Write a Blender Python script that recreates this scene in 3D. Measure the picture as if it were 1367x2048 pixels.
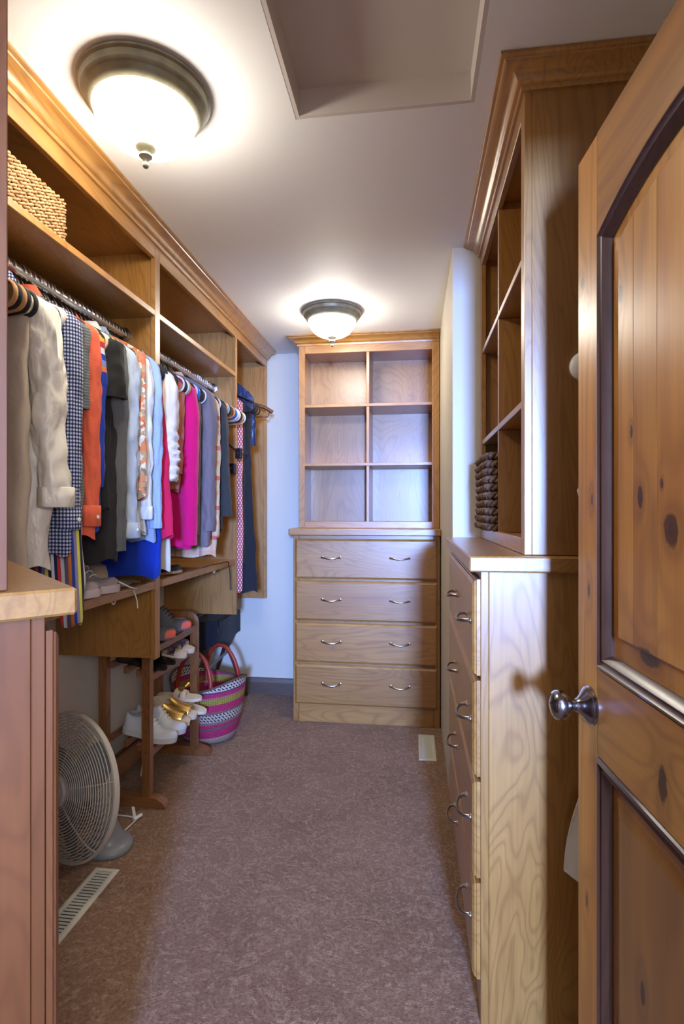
import bpy, bmesh, math, random
from mathutils import Vector, Matrix, noise
PI = math.pi
random.seed(7)
for o in list(bpy.data.objects): bpy.data.objects.remove(o)
SC = bpy.context.scene
COL = SC.collection

# ------------------------------------------------------------------ camera
cam_d = bpy.data.cameras.new('camera'); cam = bpy.data.objects.new('camera', cam_d); COL.objects.link(cam)
cam_d.sensor_fit = 'HORIZONTAL'; cam_d.sensor_width = 36.0; cam_d.lens = 36 * 1081.6 / 1367
cam_d.shift_y = -3.55 / 1367; cam_d.clip_start = 0.02
cam.location = (0, 0, 1.32); cam.rotation_euler = (PI / 2, 0, 0.1308)
SC.camera = cam

# ------------------------------------------------------------------ world, lights, exposure
W = bpy.data.worlds.new('world'); SC.world = W; W.use_nodes = True
W.node_tree.nodes['Background'].inputs[0].default_value = (0.75, 0.85, 1.0, 1); W.node_tree.nodes['Background'].inputs[1].default_value = 0.6
LAMP_EMIT = 39.0          # ceiling bowls
LAMP_COL = (1.0, 0.93, 0.80)
COOL_POWER = 45.0         # unseen flash-like cool source behind the camera, set at an added window
wl = bpy.data.lights.new('unseen_cool_light', 'AREA'); wl.shape = 'RECTANGLE'; wl.size = 0.26; wl.size_y = 0.34
wl.energy = COOL_POWER; wl.color = (0.34, 0.62, 1.55); wl.spread = math.radians(70)
wo = bpy.data.objects.new('unseen_cool_light', wl); COL.objects.link(wo)
wo.location = (0.47, -2.44, 1.60); wo.rotation_euler = (PI / 2, 0, 0)
wo.rotation_euler = (Vector((0.05, 2.5, 1.0)) - Vector(wo.location)).to_track_quat('-Z', 'Y').to_euler()
rl = bpy.data.lights.new('added_fill_light', 'POINT'); rl.shadow_soft_size = 0.22; rl.energy = 48; rl.color = (1.0, 0.95, 0.88)
ro = bpy.data.objects.new('added_fill_light', rl); COL.objects.link(ro); ro.location = (0.50, -0.95, 1.75)   # added fill behind the camera to brighten the hanging garments
SC.view_settings.view_transform = 'Standard'; SC.view_settings.look = 'None'; SC.view_settings.gamma = 1.0
SC.view_settings.use_curve_mapping = False; SC.view_settings.exposure = 0.62

# ------------------------------------------------------------------ node helpers
def lin(r, g, b):
    f = lambda c: (c / 255 / 12.92) if c / 255 <= 0.04045 else ((c / 255 + 0.055) / 1.055) ** 2.4
    return (f(r), f(g), f(b), 1)
class NT:
    def __init__(s, name):
        s.m = bpy.data.materials.new(name); s.m.use_nodes = True; s.t = s.m.node_tree
        s.b = s.t.nodes['Principled BSDF']; s.out = s.t.nodes['Material Output']
    def n(s, typ, **k):
        d = s.t.nodes.new(typ)
        for a, v in k.items():
            if a.startswith('i_'): d.inputs[a[2:]].default_value = v
            else: setattr(d, a, v)
        return d
    def l(s, a, b): s.t.links.new(a, b)
    def math(s, op, a, b=None, c=None, clamp=False):
        d = s.n('ShaderNodeMath', operation=op, use_clamp=clamp)
        for i, x in enumerate((a, b, c)):
            if x is None: continue
            if isinstance(x, (int, float)): d.inputs[i].default_value = x
            else: s.l(x, d.inputs[i])
        return d.outputs[0]
    def vmath(s, op, a, b=None):
        d = s.n('ShaderNodeVectorMath', operation=op)
        for i, x in enumerate((a, b)):
            if x is None: continue
            if isinstance(x, (tuple, list)): d.inputs[i].default_value = x
            else: s.l(x, d.inputs[i])
        return d
    def mix(s, fac, a, b, blend='MIX'):
        d = s.n('ShaderNodeMix', data_type='RGBA', blend_type=blend)
        for key, x in ((0, fac), (6, a), (7, b)):
            if isinstance(x, (int, float)): d.inputs[key].default_value = x
            elif isinstance(x, (tuple, list)): d.inputs[key].default_value = x
            else: s.l(x, d.inputs[key])
        return d.outputs[2]
    def ramp(s, fac, stops, interp='LINEAR'):
        d = s.n('ShaderNodeValToRGB'); s.l(fac, d.inputs[0]); cr = d.color_ramp; cr.interpolation = interp
        while len(cr.elements) < len(stops): cr.elements.new(0.5)
        for e, (p, c) in zip(cr.elements, stops): e.position = p; e.color = c
        return d.outputs[0]
    def noise(s, vec, scale, detail=2, rough=0.5, dist=0.0):
        d = s.n('ShaderNodeTexNoise'); d.inputs['Scale'].default_value = scale; d.inputs['Detail'].default_value = detail
        d.inputs['Roughness'].default_value = rough; d.inputs['Distortion'].default_value = dist
        if vec is not None: s.l(vec, d.inputs['Vector'])
        return d.outputs['Fac']
    def coord(s, rnd=True):
        tc = s.n('ShaderNodeTexCoord').outputs['Object']
        if not rnd: return tc
        oi = s.n('ShaderNodeObjectInfo').outputs['Random']
        mul = s.n('ShaderNodeVectorMath', operation='SCALE'); mul.inputs[0].default_value = (17.3, 23.1, 11.7); s.l(oi, mul.inputs['Scale'])
        return s.vmath('ADD', tc, mul.outputs[0]).outputs[0]
    def scale(s, vec, sc):
        return s.vmath('MULTIPLY', vec, sc).outputs[0]
    def bump(s, h, strength, dist=0.002):
        d = s.n('ShaderNodeBump'); d.inputs['Strength'].default_value = strength; d.inputs['Distance'].default_value = dist
        s.l(h, d.inputs['Height']); s.l(d.outputs[0], s.b.inputs['Normal']); return d
    def base(s, c):
        if isinstance(c, (tuple, list)): s.b.inputs['Base Color'].default_value = c
        else: s.l(c, s.b.inputs['Base Color'])
    def rough(s, v, coat=0, metal=0):
        s.b.inputs['Roughness'].default_value = v; s.b.inputs['Metallic'].default_value = metal
        if coat: s.b.inputs['Coat Weight'].default_value = coat; s.b.inputs['Coat Roughness'].default_value = 0.36; s.b.inputs['Coat IOR'].default_value = 1.52

WOODK = 0.57      # overall reflectance of the stained timber
def axis_scale(axis, along, across):
    return tuple(along if i == axis else across for i in range(3))
def wood(name, axis, light, mid, dark, rough=0.40, coat=1.0, fig=1.0, var=0.18):
    light, mid, dark = [tuple(x * WOODK for x in q[:3]) + (1,) for q in (light, mid, dark)]
    m = NT(name); co = m.coord()
    a = m.scale(co, axis_scale(axis, 0.75, 3.4))
    field = m.noise(a, 1.0, 3, 0.42, 1.0)
    rings = m.math('SINE', m.math('MULTIPLY', field, 175.0))
    rings = m.math('POWER', m.math('MULTIPLY_ADD', rings, 0.5, 0.5), 3.5)
    fib = m.noise(m.scale(co, axis_scale(axis, 4.0, 150.0)), 1.0, 3, 0.6)
    blot = m.noise(m.scale(co, axis_scale(axis, 1.6, 4.0)), 1.0, 3, 0.55)
    base = m.ramp(blot, [(0.30, mid), (0.62, light)])
    base = m.mix(m.math('MULTIPLY', rings, 0.34 * fig), base, dark)
    base = m.mix(m.math('MULTIPLY', m.math('SUBTRACT', fib, 0.35, clamp=True), 0.7 * fig), base, dark)
    oi = m.n('ShaderNodeObjectInfo').outputs['Random']
    hs = m.n('ShaderNodeHueSaturation'); m.l(base, hs.inputs['Color'])
    m.l(m.math('MULTIPLY_ADD', oi, var, 1 - var / 2), hs.inputs['Value'])
    m.base(hs.outputs[0]); m.rough(rough, coat)
    m.bump(m.math('ADD', fib, m.math('MULTIPLY', rings, 0.25)), 0.06, 0.001)
    return m.m
MAPLE = (lin(224, 163, 82), lin(206, 142, 62), lin(142, 82, 30))
woodX = wood('maple_wood_x', 0, *MAPLE); woodY = wood('maple_wood_y', 1, *MAPLE); woodZ = wood('maple_wood_z', 2, *MAPLE)
SHADED_MAPLE = (lin(156, 92, 44), lin(134, 75, 32), lin(88, 44, 17))  # same maple, darkened: shade on the near-left cabinet put into its colour
shadedZ = wood('shaded_maple_z', 2, *SHADED_MAPLE, rough=0.45, coat=0.25, fig=0.55); shadedX = wood('shaded_maple_x', 0, *SHADED_MAPLE, rough=0.45, coat=0.25, fig=0.55)
PINE = (lin(186, 122, 62), lin(160, 98, 46), lin(110, 62, 28))
rackZ = wood('rack_wood_z', 2, *PINE, fig=1.3); rackY = wood('rack_wood_y', 1, *PINE, fig=1.3); rackX = wood('rack_wood_x', 0, *PINE, fig=1.3)
WAL = (lin(92, 48, 28), lin(72, 36, 22), lin(40, 20, 14))
darkwood = wood('dark_stool_wood', 2, *WAL)

KNOTS = [(.325, 1.291, .020, .030), (.25, 1.085, .034, .017), (.322, .918, .013, .030), (.25, .55, .008, .022), (.022, 1.778, .009, .014),
         (.052, 1.715, .006, .018), (.165, 1.70, .008, .020), (.205, 1.452, .005, .012), (.07, 1.34, .005, .012), (.235, 1.34, .010, .020),
         (.30, 1.36, .005, .009), (.43, 1.42, .010, .018), (.055, 1.165, .006, .016), (.52, 1.2, .014, .02), (.40, .66, .012, .022), (.045, .55, .006, .014)]
def pine_door(name, axis, tone):
    m = NT(name); co = m.coord(False)
    oi = m.n('ShaderNodeObjectInfo').outputs['Random']
    off = m.n('ShaderNodeVectorMath', operation='SCALE'); off.inputs[0].default_value = (3.3, 9.1, 2.7); m.l(oi, off.inputs['Scale'])
    cr = m.vmath('ADD', co, off.outputs[0]).outputs[0]
    kn = None; halo = None
    for (x, z, rx, rz) in KNOTS:
        d = m.vmath('SUBTRACT', co, (x, 0, z)).outputs[0]
        d = m.vmath('MULTIPLY', d, (1 / rx, 0.01, 1 / rz)).outputs[0]
        ln = m.n('ShaderNodeVectorMath', operation='LENGTH'); m.l(d, ln.inputs[0]); v = ln.outputs['Value']
        kn = v if kn is None else m.math('MINIMUM', kn, v)
    near = m.math('POWER', 2.718, m.math('MULTIPLY', kn, -0.55))
    field = m.noise(m.scale(cr, axis_scale(axis, 0.5, 6.5)), 1.0, 2, 0.4, 0.6)
    rings = m.math('SINE', m.math('MULTIPLY', m.math('ADD', field, m.math('MULTIPLY', near, 0.35)), 48.0))
    rings = m.math('POWER', m.math('MULTIPLY_ADD', rings, 0.5, 0.5), 2.0)
    fib = m.noise(m.scale(cr, axis_scale(axis, 3.0, 130.0)), 1.0, 3, 0.6)
    blot = m.noise(m.scale(cr, axis_scale(axis, 1.2, 6.0)), 1.0, 3, 0.5)
    L, M_, D = [tuple(min(1, c * tone) for c in k[:3]) + (1,) for k in (lin(220, 156, 62), lin(188, 120, 42), lin(116, 64, 20))]
    base = m.ramp(blot, [(0.3, M_), (0.65, L)])
    base = m.mix(m.math('MULTIPLY', rings, 0.30), base, D)
    base = m.mix(m.math('MULTIPLY', m.math('SUBTRACT', fib, 0.35, clamp=True), 0.6), base, D)
    base = m.mix(m.math('MULTIPLY', near, 0.75), base, D)
    wob = m.math('ADD', kn, m.math('MULTIPLY', m.math('SUBTRACT', m.noise(co, 55, 2), 0.5), 0.7))
    core = m.ramp(wob, [(0.0, lin(40, 16, 6)), (0.5, lin(62, 28, 10)), (0.8, lin(34, 12, 4)), (1.0, lin(80, 40, 14))])
    msk = m.ramp(wob, [(0.72, (1, 1, 1, 1)), (1.15, (0, 0, 0, 1))])
    base = m.mix(m.math('MULTIPLY', msk, 0.85), base, core)
    hs = m.n('ShaderNodeHueSaturation'); m.l(base, hs.inputs['Color'])
    m.l(m.math('MULTIPLY_ADD', oi, 0.50, 0.60), hs.inputs['Value'])
    m.base(hs.outputs[0]); m.rough(0.34, 0.45)
    m.bump(fib, 0.08, 0.001)
    return m.m
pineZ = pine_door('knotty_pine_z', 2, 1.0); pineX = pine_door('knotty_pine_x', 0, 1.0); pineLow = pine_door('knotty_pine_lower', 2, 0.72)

def paint(name, c, rough=0.55, bump=0.12, scale=220):
    m = NT(name); co = m.coord(False); n = m.noise(co, scale, 3, 0.6)
    m.base(c); m.rough(rough); m.bump(n, bump, 0.001); return m.m
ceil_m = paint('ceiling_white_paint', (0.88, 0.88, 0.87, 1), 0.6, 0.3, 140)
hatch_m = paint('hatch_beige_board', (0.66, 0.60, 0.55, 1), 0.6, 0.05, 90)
wall_m = paint('wall_cream_paint', (0.62, 0.57, 0.47, 1), 0.55, 0.12, 200)
room_m = paint('bedroom_wall_paint', (0.62, 0.60, 0.56, 1), 0.7)
base_m = wood('baseboard_wood', 0, lin(128, 104, 86), lin(110, 88, 72), lin(80, 62, 50), rough=0.45)
jamb_m = wood('door_jamb_wood', 2, *PINE)

def carpet():
    m = NT('brown_carpet'); co = m.coord(False)
    sw = m.noise(co, 10.0, 4, 0.62, 2.6)
    sw = m.math('POWER', m.math('MULTIPLY_ADD', m.math('SINE', m.math('MULTIPLY', sw, 26.0)), 0.5, 0.5), 2.2)
    sw = m.math('MULTIPLY', sw, m.math('MULTIPLY', m.math('SUBTRACT', m.noise(co, 42, 3, 0.7), 0.36, clamp=True), 4.0), clamp=True)
    fine = m.noise(co, 330, 2, 0.7); mid = m.noise(co, 3.2, 3, 0.6); clump = m.noise(co, 90, 2, 0.6)
    spk = m.math('MULTIPLY', m.math('GREATER_THAN', m.noise(co, 420, 1, 0.5), 0.60), 1.0)
    a = m.ramp(mid, [(0.3, lin(127, 91, 64)), (0.7, lin(150, 113, 86))])
    a = m.mix(m.math('MULTIPLY', sw, 0.60), a, lin(188, 154, 124))
    a = m.mix(m.math('MULTIPLY', m.math('SUBTRACT', clump, 0.38, clamp=True), 1.8), a, lin(72, 48, 36))
    a = m.mix(m.math('MULTIPLY', spk, m.math('MULTIPLY_ADD', sw, 0.45, 0.22)), a, lin(204, 174, 148))
    m.base(a); m.rough(0.95); m.b.inputs['Sheen Weight'].default_value = 0.15; m.b.inputs['Specular IOR Level'].default_value = 0.15
    h = m.math('ADD', m.math('ADD', fine, m.math('MULTIPLY', sw, 0.3)), m.math('MULTIPLY', clump, 0.9))
    m.bump(h, 0.8, 0.006); return m.m
carpet_m = carpet()

def metal(name, c, rough, aniso=0):
    m = NT(name); co = m.coord(False); n = m.noise(co, 60, 2)
    m.base(c); m.rough(rough, 0, 1.0); m.bump(n, 0.03, 0.0005); return m.m
nickel = metal('brushed_nickel', lin(176, 170, 162), 0.28); chrome = metal('chrome_wire', lin(224, 224, 226), 0.28)
knob_m = metal('satin_nickel_knob', lin(150, 150, 156), 0.2)
pewter = NT('pewter_lamp_metal'); pewter.base(pewter.ramp(pewter.noise(pewter.coord(False), 30, 2), [(0.3, lin(118, 113, 92)), (0.7, lin(138, 132, 110))])); pewter.rough(0.40, 0, 0.15); pewter = pewter.m
def plastic(name, c, rough=0.4, n=0.05):
    m = NT(name); m.base(m.mix(m.math('MULTIPLY', m.noise(m.coord(False), 25, 3), 0.15), c, tuple(x * 0.75 for x in c[:3]) + (1,))); m.rough(rough); return m.m
white_p = plastic('white_plastic', lin(226, 226, 222)); grey_p = plastic('grey_fan_plastic', lin(128, 130, 132)); ivory_p = plastic('ivory_fan_plastic', lin(188, 180, 166))
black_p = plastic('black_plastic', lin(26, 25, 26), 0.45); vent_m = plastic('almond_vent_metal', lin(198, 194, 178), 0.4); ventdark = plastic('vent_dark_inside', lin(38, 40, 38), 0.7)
rubber = plastic('dark_rubber', lin(40, 38, 38), 0.8); lace_m = plastic('white_lace', lin(222, 220, 214), 0.9); tag_m = plastic('white_tag', lin(236, 236, 232), 0.6)
def glass_lamp():
    m = NT('lit_alabaster_glass'); n = m.noise(m.coord(False), 70, 4, 0.7)
    e = m.ramp(n, [(0.3, tuple(c * 0.80 for c in LAMP_COL) + (1,)), (0.62, LAMP_COL + (1,))])
    m.base((0.9, 0.9, 0.86, 1)); m.rough(0.25); m.l(e, m.b.inputs['Emission Color']); m.b.inputs['Emission Strength'].default_value = LAMP_EMIT
    return m.m
glass_m = glass_lamp()

def cloth(name, c, pattern=None, c2=None, rough=0.85, sheen=0.06, weave=900, satin=False, k=1.0, extra=None):
    c = tuple(v * .80 for v in c[:3]) + (1,); extra = [tuple(v * .80 for v in q[:3]) + (1,) for q in extra] if extra else None
    m = NT(name); co = m.coord(False); sx = m.n('ShaderNodeSeparateXYZ'); m.l(co, sx.inputs[0]); X, Y, Z = sx.outputs
    w = m.noise(co, weave, 1, 0.5); big = m.noise(co, 9, 3, 0.6)
    dk = lambda q, f: tuple(v * f for v in q[:3]) + (1,)
    # distance around the garment: use X+Y so that folds carry the pattern
    S = m.math('ADD', X, m.math('MULTIPLY', Y, 0.9))
    sq = lambda v, f, duty=0.5: m.math('LESS_THAN', m.math('FRACT', m.math('MULTIPLY', v, f)), duty)
    col = c
    if pattern == 'gingham':
        a = m.math('ADD', sq(S, 62 * k), sq(Z, 62 * k)); col = m.ramp(m.math('MULTIPLY', a, 0.5), [(0.0, lin(200, 202, 208)), (0.34, lin(84, 94, 132)), (0.75, lin(20, 27, 62))], 'CONSTANT')
    elif pattern == 'vstripes':
        v = m.math('FRACT', m.math('MULTIPLY', m.math('ADD', S, m.math('MULTIPLY', Z, 0.06)), 6.5 * k))
        col = m.ramp(v, [(p, q) for p, q in zip([i / len(extra) for i in range(len(extra))], extra)], 'CONSTANT')
    elif pattern == 'hstripes':
        v = m.math('FRACT', m.math('MULTIPLY', m.math('ADD', Z, m.math('MULTIPLY', X, 0.5)), 7.0 * k))
        col = m.ramp(v, [(p, q) for p, q in zip([i / len(extra) for i in range(len(extra))], extra)], 'CONSTANT')
        up = m.math('GREATER_THAN', Z, -0.30); col = m.mix(up, c, col)
    elif pattern == 'ribs':
        col = m.mix(sq(Z, 120), c, dk(c, 0.55))
    elif pattern == 'floral':
        v = m.n('ShaderNodeTexVoronoi'); v.inputs['Scale'].default_value = 46 * k; tn = m.n('ShaderNodeTexNoise', i_Scale=40.0); m.l(co, tn.inputs['Vector']); ts = m.n('ShaderNodeVectorMath', operation='SCALE'); m.l(tn.outputs['Color'], ts.inputs[0]); ts.inputs['Scale'].default_value = .03; m.l(m.vmath('ADD', co, ts.outputs[0]).outputs[0], v.inputs['Vector'])
        sp = m.n('ShaderNodeSeparateColor'); m.l(v.outputs['Color'], sp.inputs[0])
        col = m.ramp(sp.outputs[0], [(p, q) for p, q in zip([i / len(extra) for i in range(len(extra))], extra)], 'CONSTANT')
    elif pattern == 'plaid':
        a = m.mix(m.math('MULTIPLY', sq(S, 16, 0.3), 0.55), c, c2); a = m.mix(m.math('MULTIPLY', sq(Z, 14, 0.3), 0.55), a, c2)
        a = m.mix(m.math('MULTIPLY', sq(Z, 7, 0.14), 0.7), a, lin(196, 78, 66)); col = m.mix(m.math('MULTIPLY', sq(S, 8, 0.12), 0.6), a, lin(110, 120, 112))
    elif pattern == 'lattice':
        d1 = m.math('ADD', S, m.math('MULTIPLY', Z, 0.6)); d2 = m.math('SUBTRACT', S, m.math('MULTIPLY', Z, 0.6))
        col = m.mix(m.math('MAXIMUM', sq(d1, 55, 0.38), sq(d2, 55, 0.38)), c, c2)
    elif pattern == 'heather':
        col = m.mix(m.noise(co, 240, 2, 0.8), dk(c, 0.75), dk(c, 1.2))
    elif pattern == 'twotone':
        col = m.mix(m.math('GREATER_THAN', Z, k), c, c2)
    col = m.mix(m.math('MULTIPLY', big, 0.22), col, dk(c, 0.72) if pattern is None else (0.25, 0.25, 0.25, 1)) if pattern is None else col
    m.base(col); m.rough(0.36 if satin else rough); m.b.inputs['Sheen Weight'].default_value = 0 if satin else sheen
    m.b.inputs['Specular IOR Level'].default_value = 0.5 if satin else 0.25
    wr = m.noise(m.scale(co, (34, 34, 22)), 1.0, 3, 0.55, 0.6)
    fold = m.noise(m.scale(co, (10, 10, 6)), 1.0, 3, 0.5, 0.6)
    m.bump(m.math('ADD', m.math('ADD', m.math('MULTIPLY', w, 0.0 if satin else 0.06), m.math('MULTIPLY', wr, 0.16 if satin else 0.5)), m.math('MULTIPLY', fold, 1.8 if satin else 1.2)), 1.0 if satin else 0.45, 0.014); return m.m

# ------------------------------------------------------------------ mesh helpers
def smooth01(t): t = max(0, min(1, t)); return t * t * (3 - 2 * t)
class MB:
    def __init__(s): s.v = []; s.f = []
    def box(s, x0, x1, y0, y1, z0, z1, bevel=0.0):
        bm = bmesh.new(); bmesh.ops.create_cube(bm, size=1.0)
        for v in bm.verts: v.co = Vector((x0 + (v.co.x + .5) * (x1 - x0), y0 + (v.co.y + .5) * (y1 - y0), z0 + (v.co.z + .5) * (z1 - z0)))
        if bevel: bmesh.ops.bevel(bm, geom=bm.edges[:], offset=bevel, segments=1, affect='EDGES')
        bmesh.ops.recalc_face_normals(bm, faces=bm.faces[:])
        s.addbm(bm); return s
    def addbm(s, bm, mat=None):
        bm.verts.index_update(); n = len(s.v)
        for v in bm.verts: s.v.append(tuple(mat @ v.co) if mat else tuple(v.co))
        for f in bm.faces: s.f.append([n + v.index for v in f.verts])
        bm.free()
    def loft(s, rings, closed=True, cap0=False, cap1=False, wrap=False):
        n = len(s.v); k = len(rings[0]); R = len(rings)
        for r in rings: s.v += [tuple(p) for p in r]
        for i in range(R if wrap else R - 1):
            j = (i + 1) % R
            for q in range(k if closed else k - 1):
                r = (q + 1) % k
                s.f.append([n + i * k + q, n + i * k + r, n + j * k + r, n + j * k + q])
        if cap0: s.f.append([n + q for q in reversed(range(k))])
        if cap1: s.f.append([n + (R - 1) * k + q for q in range(k)])
        return s
    def lathe(s, prof, seg=32, c=(0, 0, 0)):
        rings = [[(c[0] + r * math.cos(2 * PI * q / seg), c[1] + r * math.sin(2 * PI * q / seg), c[2] + z) for q in range(seg)] for r, z in prof]
        return s.loft(rings, True, prof[0][0] > 1e-5, prof[-1][0] > 1e-5)
    def tube(s, pts, rad, seg=6, closed=False, flat=None, up=None):
        pts = [Vector(p) for p in pts]; n = len(pts); rings = []; prev = None
        for i, p in enumerate(pts):
            a = pts[(i - 1) % n] if (closed or i > 0) else p; b = pts[(i + 1) % n] if (closed or i < n - 1) else p
            t = (b - a).normalized() if (b - a).length > 1e-9 else Vector((0, 0, 1))
            if up is not None: nn = Vector(up) - t * t.dot(Vector(up))
            elif prev is None: nn = t.orthogonal()
            else: nn = prev - t * t.dot(prev)
            if nn.length < 1e-6: nn = t.orthogonal()
            nn.normalize(); prev = nn; bb = t.cross(nn); r = rad[i] if isinstance(rad, (list, tuple)) else rad
            r1, r2 = (r, r * flat) if flat else (r, r)
            rings.append([p + nn * (r1 * math.cos(2 * PI * q / seg)) + bb * (r2 * math.sin(2 * PI * q / seg)) for q in range(seg)])
        return s.loft(rings, True, not closed, not closed, wrap=closed)
    def prism(s, poly, y0, y1, axis='y'):
        # poly in the (x,z) plane extruded along y
        k = len(poly); n = len(s.v)
        for yy in (y0, y1):
            for a, b in poly: s.v.append((a, yy, b) if axis == 'y' else (yy, a, b) if axis == 'x' else (a, b, yy))
        for q in range(k): r = (q + 1) % k; s.f.append([n + q, n + r, n + k + r, n + k + q])
        s.f.append([n + q for q in reversed(range(k))]); s.f.append([n + k + q for q in range(k)]); return s
    def sweep(s, prof, path):
        # prof: (out, up) outline; path: list of ((x,y), outward normal (mitre) ) at ceiling level z=0
        rings = []
        for (x, y), (nx, ny) in path: rings.append([(x + nx * o, y + ny * o, u) for o, u in prof])
        return s.loft(rings, True, True, True)
    def build(s, name, mat, parent=None, smooth=None, loc=None):
        me = bpy.data.meshes.new(name); me.from_pydata(s.v, [], s.f)
        bm = bmesh.new(); bm.from_mesh(me); bmesh.ops.recalc_face_normals(bm, faces=bm.faces[:]); bm.to_mesh(me); bm.free()
        me.materials.append(mat)
        if smooth:
            me.polygons.foreach_set('use_smooth', [True] * len(me.polygons)); me.set_sharp_from_angle(angle=math.radians(smooth))
        o = bpy.data.objects.new(name, me); COL.objects.link(o)
        if parent: o.parent = parent
        if loc: o.location = loc
        return o
def B(x0, x1, y0, y1, z0, z1, bevel=0.0015): return MB().box(x0, x1, y0, y1, z0, z1, bevel)
def tag(o, label, cat, group=None):
    o['label'] = label; o['category'] = cat
    if group: o['group'] = group
    return o
def thing(name, label, cat, loc=(0, 0, 0), rz=0, group=None):
    o = bpy.data.objects.new(name, None); COL.objects.link(o); o.location = loc; o.rotation_euler = (0, 0, rz); o.empty_display_size = 0.05
    return tag(o, label, cat, group)
def struct(o): o['kind'] = 'structure'; return o
def copy_tree(o, parent=None):
    c = o.copy(); COL.objects.link(c); c.parent = parent
    for ch in list(o.children): copy_tree(ch, c)
    return c

# ------------------------------------------------------------------ dimensions
XL, XF = -1.47, -1.025            # left wall, face of the left closet
XR, XC = 0.80, 0.167              # wall behind the right dresser, chase wall
YB, YE, CZ = 3.785, 0.34, 2.44    # back wall, entry wall, ceiling

# ------------------------------------------------------------------ the setting
struct(B(XL - .1, XR + .1, -2.6, YB + .1, -0.1, 0, 0).build('floor', carpet_m))['label'] = 'brown patterned carpet'
c = MB(); hx0, hx1, hy0, hy1 = -.333, .168, .93, 1.522
c.box(XL - .1, hx0, YE - .12, YB + .1, CZ, CZ + .14).box(hx1, XR + .1, YE - .12, YB + .1, CZ, CZ + .14)
c.box(hx0, hx1, YE - .12, hy0, CZ, CZ + .14).box(hx0, hx1, hy1, YB + .1, CZ, CZ + .14)
ceil = struct(c.build('ceiling', ceil_m)); ceil['label'] = 'flat white ceiling with a recessed hatch'
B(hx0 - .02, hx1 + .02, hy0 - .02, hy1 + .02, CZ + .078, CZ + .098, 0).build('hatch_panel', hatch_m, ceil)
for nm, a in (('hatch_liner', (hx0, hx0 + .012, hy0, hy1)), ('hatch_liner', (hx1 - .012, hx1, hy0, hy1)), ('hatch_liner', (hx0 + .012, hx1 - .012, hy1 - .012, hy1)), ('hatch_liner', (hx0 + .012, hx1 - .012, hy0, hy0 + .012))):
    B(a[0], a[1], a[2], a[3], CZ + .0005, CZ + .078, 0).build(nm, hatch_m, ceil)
struct(B(XL - .1, XL, YE - .12, YB + .1, 0, CZ, 0).build('wall_left', wall_m))
struct(B(XL, XC, YB, YB + .1, 0, CZ, 0).build('wall_back', wall_m))
struct(B(XC, XR + .1, 2.35, YB + .1, 0, CZ, 0).build('wall_right_chase', wall_m))
struct(B(XR, XR + .1, YE - .12, 2.35, 0, CZ, 0).build('wall_right', wall_m))
w = MB(); w.box(XL, -.58, YE - .12, YE, 0, CZ).box(.43, XR, YE - .12, YE, 0, CZ).box(-.58, .43, YE - .12, YE, 2.06, CZ)
struct(w.build('wall_entry', wall_m))
w = MB(); w.box(-.58, -.56, YE - .13, YE + .005, 0, 2.06).box(.415, .43, YE - .13, YE + .005, 0, 2.06).box(-.56, .415, YE - .13, YE + .005, 2.04, 2.06)
struct(w.build('trim_door_jamb', jamb_m))
bb = MB(); bb.box(XL, -.72, YB - .014, YB, 0, .085).prism([(YB - .014, .085), (YB, .085), (YB, .118), (YB - .008, .112)], XL, -.72, axis='x')
struct(bb.build('baseboard_back', base_m, smooth=20))
bb = MB(); bb.box(XL, XL + .014, 2.0, YB - .014, 0, .105)
struct(bb.build('baseboard_left', rackY))
# the room behind the camera; its window is added to seat the cool light
struct(B(-2.0, -1.57, -2.6, YE - .12, -.1, 0, 0).build('floor_bedroom_side', carpet_m))
struct(B(-2.1, XR + .1, -2.6, YE - .12, CZ, CZ + .1, 0).build('ceiling_bedroom', ceil_m))
struct(B(-2.1, -2.0, -2.6, YE - .12, 0, CZ, 0).build('wall_bedroom_left', room_m))
struct(B(XR, XR + .1, -2.6, YE - .12, 0, CZ, 0).build('wall_bedroom_right', room_m))
struct(B(-2.0, XL, YE - .12, YE, 0, CZ, 0).build('wall_bedroom_front', room_m))
w = MB(); w.box(-2.0, .27, -2.6, -2.5, 0, CZ).box(.67, XR, -2.6, -2.5, 0, CZ).box(.27, .67, -2.6, -2.5, 0, 1.36).box(.27, .67, -2.6, -2.5, 1.86, CZ)
struct(w.build('wall_bedroom_back', room_m))
w = MB(); w.box(.26, .30, -2.52, -2.48, 1.35, 1.87).box(.64, .68, -2.52, -2.48, 1.35, 1.87).box(.30, .64, -2.52, -2.48, 1.35, 1.39).box(.30, .64, -2.52, -2.48, 1.83, 1.87)
struct(w.build('added_window_1', white_p))

# ------------------------------------------------------------------ cabinet pieces
CROWN = [(0, -.056), (.008, -.056), (.010, -.050), (.010, -.044), (.016, -.042), (.022, -.037), (.026, -.029), (.034, -.022), (.046, -.018), (.056, -.014), (.058, -.010), (.064, -.009), (.068, -.006), (.068, 0), (0, 0)]
def crown(path, parent, mat):
    m = MB(); m.sweep(CROWN, path); m.v = [(x, y, z + CZ - .0008) for x, y, z in m.v]; return m.build('crown_molding', mat, parent, smooth=30)
def drawer_front(w, h, t=.02):
    # local: x along width, y = 0 at the back and -t at the face, z up, centred
    m = MB(); rg = []
    for ins, y in ((0, 0), (0, -.009), (.003, -.011), (.004, -.0145), (.007, -.0165), (.013, -t), (.02, -t)):
        a, b = w / 2 - ins, h / 2 - ins
        rg.append([(-a, y, -b), (a, y, -b), (a, y, b), (-a, y, b)])
    m.loft(rg, True, True, True); return m
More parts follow.
